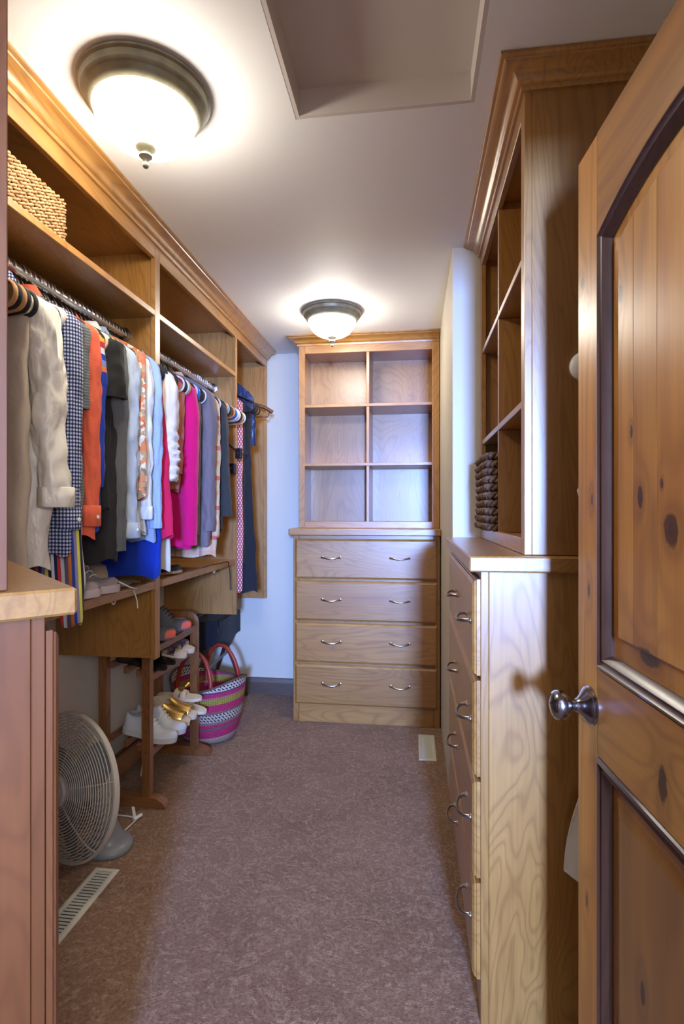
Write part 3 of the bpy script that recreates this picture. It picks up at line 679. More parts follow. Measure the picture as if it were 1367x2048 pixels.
G1 = 'garments in the near hanging bay'; G2 = 'garments in the middle hanging bay'; G3 = 'garments in the far hanging bay'
HB1 = 'hangers in the near bay'; HB2 = 'hangers in the middle bay'; HB3 = 'hangers in the far bay'
garment('dress', 'dress', 'long beige dress showing below the cream satin blouse', 1.235, c_beige, 1.145, hf=.215, th=.03, pleat=.008, group=G1)
garment('blouse', 'blouse', 'cream satin blouse nearest the left edge, sleeve cuff turned back', 1.285, c_cream, 1.17, hf=.235, th=.03, sleeve=.56, srx=.046, sry=.042, cuff=.05, collar=True, wr=.011, fwd=.03, out=.02, taper=.85, group=G1)
garment('shirt', 'shirt', 'navy gingham shirt beside the cream blouse', 1.375, c_ging, 1.20, hf=.24, th=.026, sleeve=.62, srx=.038, sry=.034, collar=True, cuff=.055, buttons=1, group=G1, out=.016)
garment('dress', 'dress', 'rainbow striped dress hanging over the shoe shelf', 1.41, c_dress, 1.06, hf=.235, th=.030, pleat=.012, pn=5, group=G1, hemfn=lambda x: 1.0 if x > -.99 else 1.06, lean=.015)
garment('sweater', 'sweater', 'grey ribbed short-sleeve sweater beside the gingham shirt', 1.437, c_rib, 1.30, hf=.225, th=.018, sleeve=.28, srx=.032, sry=.02, group=G1, taper=.95)
garment('shirt', 'shirt', 'coral long-sleeve shirt between gingham and blue garments', 1.478, c_coral, 1.24, hf=.235, th=.022, sleeve=.615, srx=.034, sry=.026, collar=True, cuff=.06, buttons=1, group=G1)
garment('top', 'top', 'cobalt blue top with a multicoloured striped yoke', 1.522, c_blue, 1.26, hf=.225, th=.02, sleeve=.50, srx=.034, sry=.024, group=G1)
garment('cardigan', 'cardigan', 'charcoal cardigan with long sleeves below the black tee', 1.615, c_char, 1.16, hf=.235, th=.036, sleeve=.70, slm=c_greysl, srx=.034, sry=.028, sy=.012, group=G1, out=.012)
garment('tee', 't-shirt', 'black short-sleeve tee with a wide stiff sleeve', 1.582, c_black, 1.32, hf=.225, th=.026, sleeve=.22, srx=.066, sry=.040, taper=1.12, group=G1, wr=.007, out=.03)
garment('shirt', 'shirt', 'pale grey-blue crinkled shirt beside the black tee', 1.69, c_pale, 1.24, hf=.235, th=.03, sleeve=.66, srx=.042, sry=.034, cuff=.05, buttons=1, wr=.013, group=G1, out=.02)
garment('top', 'top', 'orange floral sleeveless top between white shirts', 1.738, c_flor, 1.36, hf=.262, th=.024, group=G1, lean=.006, drop=.10)
garment('shirt', 'shirt', 'white long-sleeve shirt right of the floral top', 1.79, c_white, 1.24, hf=.235, th=.026, sleeve=.60, srx=.038, sry=.032, cuff=.045, collar=True, wr=.009, group=G1, out=.016)
garment('shirt', 'shirt', 'light blue shirt behind the white shirt', 1.845, c_lblue, 1.21, hf=.24, th=.024, sleeve=.635, srx=.030, sry=.024, collar=True, group=G1, out=.02)
garment('dress', 'dress', 'royal blue dress hem showing just above the shoe shelf', 1.89, c_royal, 1.075, hf=.225, th=.03, group=G1, lean=.02)
garment('top', 'top', 'crimson top with a flared hem by the oatmeal cardigan', 1.93, c_crim, 1.22, hf=.225, th=.024, flare=.24, group=G1)
garment('cardigan', 'cardigan', 'oatmeal cardigan with bunched-up ruched sleeve', 1.98, c_oat, 1.42, hf=.225, th=.03, sleeve=.46, srx=.05, sry=.046, ruch=.008, taper=.95, wr=.008, group=G1, out=.03)
garment('trousers', 'trousers', 'ivory trousers hanging low beside the magenta fleece', 2.02, c_ivory, 1.085, hf=.20, th=.022, group=G1, flare=.08)
garment('sweater', 'sweater', 'dusty rose knit sweater at the start of the middle bay', 2.13, c_rose, 1.40, hf=.205, th=.026, sleeve=.42, srx=.034, sry=.03, group=G2)
garment('fleece', 'jacket', 'magenta fleece jacket with long sleeve', 2.215, c_mag, 1.16, hf=.225, th=.034, sleeve=.72, srx=.046, sry=.042, group=G2, wr=.003, out=.022)
garment('fleece', 'jacket', 'grey fleece jacket just right of the magenta one', 2.31, c_gfl, 1.17, hf=.205, th=.03, sleeve=.68, srx=.04, sry=.034, group=G2, wr=.004)
garment('jacket', 'jacket', 'plum-grey shell jacket in the middle bay', 2.40, c_plum, 1.16, hf=.235, th=.036, sleeve=.68, srx=.045, sry=.038, group=G2, wr=.006, zneck=-.07, out=.02)
garment('shirt', 'shirt', 'orange plaid shirt between the grey jackets', 2.50, c_plaid, 1.10, hf=.225, th=.026, sleeve=.70, srx=.034, sry=.03, collar=True, group=G2)
garment('fleece', 'jacket', 'charcoal fleece jacket, last sleeve in the middle bay', 2.60, c_ch2, 1.22, hf=.225, th=.03, sleeve=.60, srx=.04, sry=.036, group=G2, wr=.004, fwd=.035)
garment('top', 'top', 'narrow red top beside the empty hangers', 2.68, c_red, 1.50, hf=.19, th=.016, group=G2)
R3 = (-1.165, 2.135)
garment('dress', 'dress', 'pink lattice-print long dress in the far bay', 3.10, c_latt, .84, hf=.165, hb=.2, th=.022, group=G3, rod=R3, pleat=.004)
garment('dress', 'dress', 'long black dress with flared hem in the far bay', 3.165, c_blk2, .83, hf=.175, th=.034, flare=.34, group=G3, rod=R3, sleeve=.34, srx=.042, sry=.036)
garment('trousers', 'trousers', 'black long trousers hanging beside the pink lattice dress', 3.13, c_char, 1.0, hf=.17, th=.02, group=G3, rod=R3)
garment('jacket', 'jacket', 'navy satin jacket over the black dress in the far bay', 3.215, c_navy, 1.72, hf=.20, th=.05, group=G3, rod=R3, zneck=.0, drop=.13, wr=.012)

# hangers that carry the garments
CARRY1 = [(1.235, 'beige dress'), (1.285, 'cream satin blouse'), (1.375, 'navy gingham shirt'), (1.41, 'rainbow striped dress'), (1.437, 'grey ribbed sweater'), (1.478, 'coral shirt'), (1.522, 'cobalt blue top'), (1.582, 'black tee'),
          (1.615, 'charcoal cardigan'), (1.69, 'pale crinkled shirt'), (1.738, 'orange floral top'), (1.79, 'white shirt'), (1.845, 'light blue shirt'), (1.89, 'royal blue dress'), (1.93, 'crimson top'), (1.98, 'oatmeal cardigan'), (2.02, 'ivory trousers')]
for y, g in CARRY1: hanger(y, VB, 'black velvet hanger carrying the ' + g, HB1)
CARRY2 = [(2.13, 'dusty rose sweater'), (2.215, 'magenta fleece'), (2.31, 'grey fleece'), (2.40, 'plum-grey jacket'), (2.50, 'orange plaid shirt'), (2.60, 'charcoal fleece'), (2.68, 'red top')]
for y, g in CARRY2: hanger(y, VB, 'black velvet hanger carrying the ' + g, HB2)
for y, g in ((3.10, 'pink lattice dress'), (3.13, 'black trousers'), (3.165, 'long black dress'), (3.215, 'navy satin jacket')): hanger(y, VB, 'black velvet hanger carrying the ' + g, HB3, rod=R3)
# empty hangers
for y, mt, lb in ((1.165, VT, 'tan velvet empty hanger closest to the left edge'), (1.180, VB, 'black velvet empty hanger in front of the cream blouse'), (1.195, VT, 'tan velvet empty hanger second from the left edge'),
                  (1.210, VB, 'black velvet empty hanger touching the beige dress'), (1.337, VW, 'white thick plastic hanger behind the cream blouse'), (1.352, VPK, 'blush hanger against the gingham shirt'),
                  (1.500, VT, 'tan velvet hanger between coral shirt and blue top'), (1.548, VPK, 'blush padded hanger behind the striped blue top'), (1.556, VW, 'white hanger between blue top and black tee'),
                  (1.562, VGR, 'grey plastic hanger beside the green one'), (1.568, VG, 'pale green plastic hanger above the black tee'), (1.60, VT, 'tan velvet hanger poking out above the black tee')):
    hanger(y, mt, lb, HB1, name='coat_hanger')
for y, g in ((1.652, 'charcoal cardigan'), (1.715, 'pale crinkled shirt'), (1.763, 'orange floral top'), (1.818, 'white shirt'), (1.868, 'light blue shirt'), (1.91, 'royal blue dress'), (1.955, 'crimson top'), (2.0, 'oatmeal cardigan'), (2.045, 'ivory trousers')):
    hanger(y, VB, 'empty black hanger packed just behind the ' + g, HB1)
for y, mt, lb, hm in ((2.17, VT, 'tan hanger between rose sweater and magenta fleece', None), (2.27, VBL, 'bright blue plastic hanger in the middle bay', VBL), (2.45, VTE, 'teal plastic hanger by the plum-grey jacket', VTE),
                  (2.63, VT, 'tan hanger behind the charcoal fleece', None), (2.74, VT, 'tan wide padded hanger right of the red top', None), (2.77, VBL, 'blue-tipped hanger among the empty hangers', None), (2.80, VW, 'white thick plastic hanger, first of the empty ones', VW),
                  (2.83, VW, 'white thick plastic hanger, second of the empty ones', VW), (2.86, VB, 'black velvet empty hanger near the middle bay end', None), (2.89, VT, 'tan velvet empty hanger near the middle bay end', None), (2.92, VW, 'white hanger closest to the bay divider', VW)):
    hanger(y, mt, lb, HB2, hookmat=hm)
for y, g in ((2.11, 'just before the dusty rose sweater'), (2.155, 'just behind the dusty rose sweater'), (2.245, 'just behind the magenta fleece'), (2.345, 'just behind the grey fleece'), (2.43, 'just behind the plum-grey jacket'), (2.53, 'just behind the orange plaid shirt'), (2.655, 'just before the narrow red top')):
    hanger(y, VGR, 'thin grey wire hanger ' + g, HB2, kind='wire')
hanger(3.50, shadedX, 'wooden suit hanger sticking out of the far bay', HB3, kind='wood', rod=(-1.14, 2.135), rz=.12)
# trouser hangers with clips
def clip_hanger(y, label, dz, xr):
    t = thing('clip_hanger', label, 'hanger', (-1.165, y, 2.035), -.25, HB2)
    hook_mesh().build('hook', chrome, t, smooth=60)
    MB().tube([(0, 0, -.09), (0, 0, -.10 - dz), (-.14, 0, -.13 - dz), (-.155, 0, -.15 - dz)], .005, 8).build('bar', black_p, t, smooth=60)
    MB().tube([(0, 0, -.10 - dz), (xr * .5, 0, -.16 - dz), (xr, 0, -.235 - dz)], .006, 8).build('bar', black_p, t, smooth=60)
    for x, z in ((-.15, -.16 - dz), (xr, -.24 - dz)):
        cl = MB().box(x - .018, x + .018, -.013, -.002, z - .03, z + .028, .003).box(x - .018, x + .018, .002, .013, z - .03, z + .028, .003).build('clip', black_p, t)
        s_ = MB().lathe([(0, .004), (.006, .003), (.006, 0)], 10); s_.v = [(x + a, -.013 - c_, z + b) for a, b, c_ in s_.v]; s_.build('rivet', nickel, cl, smooth=40)
    return t
clip_hanger(2.95, 'black clip hanger whose lower clip hangs by the pink dress', .16, .215)
clip_hanger(2.975, 'black clip hanger with its clip low on the bay divider', .24, .165)

# ------------------------------------------------------------------ woven baskets
def rope_mat(name, a, b):
    m = NT(name); co = m.coord(); n = m.noise(m.scale(co, (90, 90, 90)), 1.0, 2, 0.6); n2 = m.noise(m.scale(co, (26, 26, 40)), 1.0, 2, 0.5)
    m.base(m.mix(n, m.ramp(n2, [(0.35, a), (0.65, b)]), tuple(x * .55 for x in a[:3]) + (1,))); m.rough(0.75); m.bump(n, 0.6, 0.003); return m.m
def woven_basket(label, x0, x1, y0, y1, z0, rows, rh, mat, inner, tw=34, loc_round=.03, sag=0.0, seed=1):
    t = thing('woven_basket', label, 'basket', ((x0 + x1) / 2, (y0 + y1) / 2, z0)); w, d = (x1 - x0) / 2, (y1 - y0) / 2
    path = []; R = loc_round
    for cx, cy, a0 in ((w - R, d - R, 0), (-w + R, d - R, PI / 2), (-w + R, -d + R, PI), (w - R, -d + R, 1.5 * PI)):
        for i in range(6): a = a0 + PI / 2 * i / 5; path.append(Vector((cx + R * math.cos(a), cy + R * math.sin(a))))
    # resample
    Ls = [0]; 
    for i in range(len(path)): Ls.append(Ls[-1] + (path[(i + 1) % len(path)] - path[i]).length)
    per = Ls[-1]; N = int(per / .0075)
    def P(s):
        s %= per
        for i in range(len(path)):
            if Ls[i + 1] >= s: q = (s - Ls[i]) / max(1e-9, Ls[i + 1] - Ls[i]); return path[i].lerp(path[(i + 1) % len(path)], q), (path[(i + 1) % len(path)] - path[i])
    nw = round(per / .040)
    B(-w + .012, w - .012, -d + .012, d - .012, .002, rows * rh - .012, 0).build('liner', inner, t)
    for r in range(rows):
        m = MB(); zc = rh * (r + .5)
        for st in range(2):
            pts = []
            for i in range(N):
                s = per * i / N; p, e = P(s); e = e.normalized() if e.length > 1e-9 else Vector((1, 0)); nrm = Vector((e.y, -e.x))
                ph = 2 * PI * nw * i / N + st * PI + r * 1.3; o = rh * .30 * math.cos(ph) + .002 * math.sin(i * 1.7 + r + seed); dz = rh * .30 * math.sin(ph)
                sg = sag * (.6 * math.sin(s * 9 + r * .4) + .4 * math.sin(s * 23 + r))
                pts.append((p.x + nrm.x * (o + sg), p.y + nrm.y * (o + sg), zc + dz + sg * .5))
            m.tube(pts, rh * .27, 6, closed=True)
        m.build('braid_row', mat, t, smooth=70)
    return t
woven_basket('natural woven seagrass basket on the upper left shelf', -1.36, -1.045, 1.20, 1.53, 2.1245, 9, .0145, rope_mat('seagrass_rope', lin(176, 128, 82), lin(214, 172, 122)), plastic('basket_liner_brown', lin(48, 28, 16), .9))
woven_basket('chunky dark brown woven basket in the right shelf cubby', .262, .56, 1.915, 2.275, 1.2475, 10, .0275, rope_mat('dark_hyacinth_rope', lin(92, 66, 52), lin(172, 138, 114)), plastic('dark_liner', lin(40, 26, 18), .9), sag=.003)

# ------------------------------------------------------------------ shoes (local: heel at x=0, toe at +x, y across, z up)
def outline(L, w, q):
    # half width of a sole at q in 0..1 (heel to toe): round heel, waist, ball, round toe
    q = min(max(q, 0), 1)
    body = .78 - .06 * math.sin(PI * min(1, max(0, (q - .15) / .4))) + .24 * smooth01((q - .36) / .32)
    if q < .15: body *= math.sqrt(max(0, 1 - ((.15 - q) / .15) ** 2))
    if q > .68: body *= max(0, 1 - ((q - .68) / .32) ** 2.3) ** .55
    return w / 2 * body
def sole_mesh(L, w, zf, th, n=26, grow=0.0):
    m = MB(); rings = []
    for dz, g in ((0, -.004), (.003, 0), (1, 0), (1, -.003)):
        pts = []
        for s in (1, -1):
            cs = lambda i: (1 - math.cos(PI * i / n)) / 2
            qs = [cs(i) for i in range(n + 1)] if s > 0 else [cs(i) for i in range(n - 1, 0, -1)]
            for q in qs: hw = max(outline(L, w, q) + grow + g, 0); pts.append((q * L, s * hw, zf(q) + (th * dz if dz == 1 else dz)))
        rings.append(pts)
    m.loft(rings, True, True, True); return m
def sneaker(name, label, loc, rz, L, w, up_m, sole_m, lace=lace_m, toe_m=None, tilt=0.0, lace_drop=0.0, heel_h=.068, group=None, sole_t=.026):
    t = thing(name, label, 'shoe', loc, rz, group); t.rotation_euler = (0, tilt, rz)
    zf = lambda q: .010 * max(0, q - .72) ** 1.0 / .28 + .0
    sole_mesh(L, w, zf, sole_t, grow=.003).build('sole', sole_m, t, smooth=35)
    m = MB(); rings = []; n = 30
    def top(q):
        if q < .30: return heel_h - .012 * math.sin(PI * q / .30)
        if q < .45: return heel_h + .012 * smooth01((q - .30) / .12)
        return .026 + (heel_h + .012 - .026) * (1 - smooth01((q - .40) / .34)) ** 1.15
    for i in range(n + 1):
        q = .002 + .996 * (1 - math.cos(PI * i / n)) / 2; hw = max(outline(L, w, q) - .002, .002); z0 = zf(q) + sole_t - .002; zt = zf(q) + sole_t + top(q) * min(1, (q / .03) ** .5 + .25) * min(1, ((1 - q) / .10) ** .5 + .12)
        ring = []
        for k in range(17):
            a = PI * k / 16; yy = hw * math.copysign(abs(math.cos(a)) ** (.72), math.cos(a)) * (1 - .30 * math.sin(a)); ring.append((q * L, yy, z0 + (zt - z0) * math.sin(a) ** .85))
        rings.append(ring)
    m.loft(rings, False); m.build('upper', up_m, t, smooth=60)
    # collar opening
    m = MB(); rg = []
    for rr, dz in ((1.0, .002), (.9, .005), (.72, -.004), (.55, -.006), (.02, -.006)):
        rg.append([(L * (.19 + .135 * rr * math.cos(a)), w * .30 * rr * math.sin(a), sole_t + heel_h + dz - .004 + .012 * math.cos(a) * (1 if math.cos(a) > 0 else -.2)) for a in [2 * PI * k / 20 for k in range(20)]])
    m.loft(rg, True, False, True).build('collar_lining', rubber if up_m is not white_leather else grey_lining, t, smooth=50)
    for k in range(5):
        q = .42 + .055 * k; zz = zf(q) + sole_t + top(q) + .001; hw = w * .20
        MB().tube([(q * L, -hw, zz - .008), (q * L + .004, -hw * .4, zz + .002), (q * L + .006, hw * .4, zz + .002), (q * L + .002, hw, zz - .008)], .0026, 6).build('lace', lace, t, smooth=60)
    if toe_m: 
        m = MB(); rg = []
        for i in range(8):
            q = .88 + .119 * math.sin(PI / 2 * i / 7); hw = outline(L, w, q) + .0025; z0 = zf(q) + .012; zt = zf(q) + sole_t + top(q) * .85 * min(1, ((1 - q) / .10) ** .5 + .12)
            rg.append([(q * L + .004, hw * math.copysign(abs(math.cos(a)) ** .6, math.cos(a)), z0 + (zt - z0) * math.sin(a) ** .7) for a in [PI * k / 12 for k in range(13)]])
        m.loft(rg, False, False, True).build('toe_guard', toe_m, t, smooth=60)
    if lace_drop:
        MB().tube([(L * .5, -w * .2, sole_t + heel_h), (L * .52, -w * .42, sole_t + .035), (L * .53, -w * .52, sole_t), (L * .535, -w * .53, -lace_drop * .5), (L * .55, -w * .5, -lace_drop)], .0028, 6).build('loose_lace', lace, t, smooth=60)
    return t
white_leather = plastic('white_leather', lin(198, 200, 204), .45); grey_lining = plastic('grey_lining', lin(150, 150, 160), .9); white_sole = plastic('white_sole', lin(200, 198, 192), .6)
mauve = cloth('mauve_grey_suede', lin(166, 148, 146)); mauve_sole = plastic('mauve_sole', lin(186, 170, 164), .7); grey_mesh = cloth('grey_mesh', lin(128, 126, 130)); coral_rub = plastic('coral_rubber', lin(240, 110, 88), .6)
gold = metal('gold_leather', lin(214, 172, 100), .38); tan_leather = plastic('tan_leather', lin(172, 128, 84), .6); cork = plastic('cream_footbed', lin(218, 204, 178), .8); print_m = cloth('mottled_print', lin(150, 110, 110), 'floral', extra=[lin(150, 110, 112), lin(60, 50, 66), lin(196, 160, 130), lin(112, 80, 92)], k=.9)
black_pat = plastic('black_patent', lin(14, 14, 16), .2)
def slide(label, loc, rz, L, w, strap_m, sole_m, th=.026, tilt=0.0, bow=False, cross=False, heel=0.0, group=None, name='slide_sandal', cover=(.40, .86)):
    t = thing(name, label, 'sandal', loc, rz, group); t.rotation_euler = (0, tilt, rz)
    zf = lambda q: heel * (1 - smooth01(q / .6))
    sole_mesh(L, w, zf, th).build('sole', sole_m, t, smooth=35)
    def strap(q0, q1, skew=0.0, h=.046):
        m = MB(); rg = []
        for g in (0, .003):
            pass
        n = 10
        for i in range(n + 1):
            q = q0 + (q1 - q0) * i / n; ring = []
            for k in range(15):
                a = PI * k / 14; qq = q + skew * math.cos(a); hw = outline(L, w, qq) + .002
                ring.append((qq * L, hw * math.cos(a) ** 1 if abs(math.cos(a)) < .99 else hw * math.cos(a), zf(qq) + th * .55 + (h + .012 * (1 - (q - q0) / (q1 - q0))) * math.sin(a) ** .7))
            rg.append(ring)
        rg2 = [[(x, y * .95, max(z - .003, 0)) for x, y, z in r] for r in reversed(rg)]
        m.loft(rg + rg2, False, wrap=True); return m.build('strap', (cork if bow else strap_m), t, smooth=50)
    if cross: strap(.46, .58, .05, .036); strap(.54, .66, -.05, .034)
    else: strap(*cover)
    if bow:
        q = .60
        for s in (-1, 1):
            m = MB(); rg = []
            for i in range(7): u_ = i / 6; rg.append([(q * L + .012 * math.cos(a) * (.4 + u_), s * (.004 + .034 * u_), .062 + .010 * math.sin(a) * (.4 + u_) + .004 * u_) for a in [2 * PI * k / 10 for k in range(10)]])
            m.loft(rg, True, True, True).build('bow_loop', strap_m, t, smooth=60)
    return t
# on the shoe shelf
sneaker('sneaker', 'mauve-grey sneaker on the shoe shelf beside the striped dress', (-1.255, 1.585, 1.0362), .05, .27, .10, mauve, mauve_sole, heel_h=.075)
sneaker('sneaker', 'mauve-grey sneaker on the shoe shelf with a lace hanging over the edge', (-1.25, 1.715, 1.0362), -.05, .27, .10, mauve, mauve_sole, heel_h=.075)
MB().tube([(-1.01, 1.75, 1.075), (-.99, 1.79, 1.05), (-.985, 1.83, 1.037), (-1.0, 1.85, 1.04), (-1.018, 1.87, 1.03), (-1.018, 1.895, .985), (-1.018, 1.90, .955)], .0026, 6).build('shoelace', lace_m, smooth=60)
tag(bpy.data.objects['shoelace'], 'loose white shoelace hanging over the shoe shelf edge', 'shoelace')
sneaker('shoe', 'dark slip-on shoe on the shoe shelf below the magenta fleece', (-1.27, 2.27, 1.0362), .0, .26, .09, rubber, tan_leather, lace=black_p, heel_h=.04, sole_t=.012)
MB().tube([(-1.01, 2.50, 1.042), (-1.00, 2.60, 1.046), (-1.005, 2.75, 1.041), (-1.01, 2.86, 1.04), (-1.019, 2.90, 1.03), (-1.019, 2.93, .96), (-1.019, 2.935, .87)], .0028, 6).build('strap_cord', black_p, smooth=60)
tag(bpy.data.objects['strap_cord'], 'thin black cord trailing over the shoe shelf end', 'cord')
h = thing('sun_hat', 'beige wide-brim sun hat tucked under the hanging shirts', 'hat', (-1.20, 1.90, 1.12)); h.rotation_euler = (0, .10, 0)
hm_ = cloth('beige_felt', lin(206, 178, 150))
MB().lathe([(.085, .004), (.11, .0), (.16, -.006), (.19, -.002), (.19, .002), (.16, -.002), (.11, .004), (.085, .008)], 40).build('brim', hm_, h, smooth=50)
MB().lathe([(.086, .003), (.082, .05), (.074, .075), (.05, .083), (.0, .08)], 32).build('crown', hm_, h, smooth=50)
h.location.z = 1.0362 + .012; h.location.y = 1.885

# ------------------------------------------------------------------ shoe rack
t = thing('shoe_rack', 'wooden three-tier shoe rack with arched ends under the closet', 'shoe rack', (0, 0, 0))
XA, XBk = -1.178, -1.382
for y in (2.285, 2.81):
    hw = .0165; m = MB(); xf, xr = XA + .02, XBk - .02; R = .075; ztop = .775
    def arc(off):
        r = R - off; pts = [(xf - off, .045)]
        pts += [(xf - R + r * math.cos(a), ztop - R + r * math.sin(a)) for a in [PI / 2 * k / 8 for k in range(9)]]
        pts += [(xr + R - r * math.sin(a), ztop - R + r * math.cos(a)) for a in [PI / 2 * k / 8 for k in range(9)]]
        return pts + [(xr + off, .045)]
    o_, i_ = arc(0), arc(.038)
    rings = [[(a[0], y - hw, a[1]), (b[0], y - hw, b[1]), (b[0], y + hw, b[1]), (a[0], y + hw, a[1])] for a, b in zip(o_, i_)]
    m.loft(rings, True, True, True); e_ = m.build('end_arch', rackZ, t, smooth=30)
    f = MB().prism([(xr - .03, .001), (xf + .075, .001), (xf + .07, .012), (xf + .058, .028), (xf + .035, .04), (xf + .005, .047), (xr - .01, .047), (xr - .03, .03)], y - .022, y + .022).build('foot', rackX, t, smooth=40)
    for z in (.24, .585): 
        for xx in (XA,): 
            b = MB().lathe([(0, .004), (.005, .003), (.005, 0)], 10); b.v = [(xx + px, y - hw - .0002 - pz, z + py) for px, py, pz in b.v]; b.build('screw', nickel, e_, smooth=40)
ya, yb = 2.302, 2.793
def rail(x, z, w=.02, hgt=.03): B(x - w / 2, x + w / 2, ya, yb, z - hgt, z, .003).build('shelf_rail', rackY, t)
for zf_, zr_ in ((.245, .30), (.585, .63), (.700, .735)):
    rail(XA + .008, zf_, .018, .034); rail(XA - .055, zf_ + (zr_ - zf_) * .27); rail(XA - .115, zf_ + (zr_ - zf_) * .54); rail(XBk + .02, zr_)
B(XBk - .008, XBk + .010, ya, yb, .06, .15, .003).build('stretcher', rackY, t)
GR = 'shoes on the wooden rack'
zs = lambda x, f, r: f + (r - f) * (XA - x) / (XA - XBk)
sneaker('sneaker', 'white leather lace-up sneaker nearest the front of the rack', (-1.345, 2.375, .290), .02, .262, .088, white_leather, white_sole, tilt=.20, lace_drop=.16, group=GR)
sneaker('sneaker', 'white leather lace-up sneaker beside the gold slides', (-1.345, 2.475, .290), .02, .262, .088, white_leather, white_sole, tilt=.20, lace_drop=.13, group=GR)
slide('gold leather slide sandal beside the white sneakers', (-1.345, 2.57, .292), .0, .245, .088, gold, cork, tilt=.18, heel=.035, group=GR)
slide('gold leather slide sandal beside the bow sandals', (-1.345, 2.655, .292), .0, .245, .088, gold, cork, tilt=.18, heel=.035, group=GR)
slide('cream sandal with gold bow, lifted onto its pair', (-1.35, 2.735, .325), -.06, .25, .085, gold, cork, tilt=.02, th=.018, bow=True, cross=True, group=GR, name='bow_sandal')
slide('cream sandal lying below the gold bow sandal', (-1.325, 2.75, .288), -.10, .25, .082, cork, cork, tilt=.16, th=.018, cross=True, group=GR, name='bow_sandal')
slide('black flat sandal on the middle rack tier at its near end', (-1.37, 2.36, .624), .0, .25, .085, black_pat, black_pat, tilt=.16, th=.012, cross=True, group=GR, name='flat_sandal')
slide('black flat sandal second on the middle rack tier', (-1.37, 2.45, .624), .0, .25, .085, black_pat, black_pat, tilt=.16, th=.012, cross=True, group=GR, name='flat_sandal')
slide('mottled brown slip-on on the middle rack tier', (-1.36, 2.565, .624), .0, .245, .085, print_m, cork, tilt=.16, th=.024, group=GR, name='slip_on', cover=(.12, .80))
slide('mottled brown slip-on beside the rack arch', (-1.36, 2.66, .624), .0, .245, .085, print_m, cork, tilt=.16, th=.024, group=GR, name='slip_on', cover=(.12, .80))
sneaker('running_shoe', 'grey running shoe with coral toe, lower of the pair', (-1.385, 2.42, .736), .0, .27, .092, grey_mesh, grey_mesh, lace=rubber, toe_m=coral_rub, tilt=.12, group=GR)
sneaker('running_shoe', 'grey running shoe with coral toe, farther of the pair', (-1.385, 2.60, .736), .0, .27, .092, grey_mesh, grey_mesh, lace=rubber, toe_m=coral_rub, tilt=.10, group=GR)

# ------------------------------------------------------------------ striped straw tote
def bag_mat():
    m = NT('striped_straw'); co = m.coord(False); s = m.n('ShaderNodeSeparateXYZ'); m.l(co, s.inputs[0]); X, Y, Z = s.outputs
    ang = m.math('ARCTAN2', Y, X)
    h = m.math('SUBTRACT', m.math('DIVIDE', Z, 0.36), m.math('MULTIPLY', m.math('SINE', m.math('MULTIPLY_ADD', ang, 1.0, 0.4)), 0.035))
    col = m.ramp(h, [(0, lin(196, 168, 140)), (.14, lin(196, 24, 92)), (.27, lin(120, 90, 84)), (.31, lin(196, 24, 92)), (.36, lin(150, 116, 100)), (.40, lin(214, 190, 170)), (.53, lin(134, 98, 92)), (.57, lin(196, 24, 92)), (.68, lin(168, 150, 44)), (.77, lin(176, 120, 110)), (.80, lin(196, 24, 92)), (.86, lin(84, 40, 100)), (.88, lin(226, 208, 190))], 'CONSTANT')
    chk = m.math('LESS_THAN', m.math('FRACT', m.math('ADD', m.math('MULTIPLY', ang, 10.0), m.math('MULTIPLY', Z, 46.0))), .45)
    band = m.math('MAXIMUM', m.math('MULTIPLY', m.math('GREATER_THAN', h, .40), m.math('LESS_THAN', h, .53)), m.math('GREATER_THAN', h, .89))
    row = m.math('LESS_THAN', m.math('FRACT', m.math('MULTIPLY', Z, 62)), .7)
    col = m.mix(m.math('MULTIPLY', m.math('MULTIPLY', chk, band), row), col, lin(36, 24, 30))
    w = m.math('MULTIPLY', m.math('SINE', m.math('MULTIPLY', ang, 110.0)), 1.0)
    m.base(m.mix(m.math('MULTIPLY_ADD', w, .15, .30), col, (0.05, 0.035, 0.03, 1))); m.rough(.8)
    m.bump(m.math('ADD', w, m.math('SINE', m.math('MULTIPLY', Z, 700.0))), .5, .002); return m.m
t = thing('straw_tote', 'round straw tote with magenta, olive and black bands beside the shoe rack', 'bag', (-1.19, 3.045, 0.0005), -.35)
bagm = bag_mat(); seg = 64
def ring_at(r, z, rim=0.0): return [(r * 1.04 * math.cos(2 * PI * i / seg), r * .93 * math.sin(2 * PI * i / seg), z + rim * (math.cos(4 * PI * i / seg)) ) for i in range(seg)]
prof = [(.02, .001, 0), (.12, .001, 0), (.150, .012, 0), (.170, .05, 0), (.184, .10, .004), (.196, .16, .01), (.206, .22, .018), (.213, .28, .026), (.219, .335, .032)]
inn = [(.212, .336, .032), (.205, .28, .026), (.19, .16, .01), (.16, .05, 0), (.02, .03, 0)]
MB().loft([ring_at(*p) for p in prof] + [ring_at(*p) for p in inn], True, True, True).build('straw_body', bagm, t, smooth=60)
MB().tube([(p[0], p[1], p[2]) for p in ring_at(.2165, .338, .032)], .006, 8, closed=True).build('rim_braid', plastic('dark_braid', lin(88, 66, 60), .8), t, smooth=60)
red_l = plastic('red_brown_leather', lin(150, 46, 28), .45)
for yy in (-.125, .125):
    pts = [(.125 * math.cos(a), yy * (1 - .15 * math.sin(a)), .30 + .205 * math.sin(a)) for a in [PI * k / 24 for k in range(25)]]
    hn = MB().tube(pts, .0115, 10).build('handle', red_l, t, smooth=60)
    for p in (pts[0], pts[-1]): MB().tube([(p[0], p[1], .27), (p[0], p[1], .335)], [.017, .013], 10).build('handle_binding', red_l, hn, smooth=60)

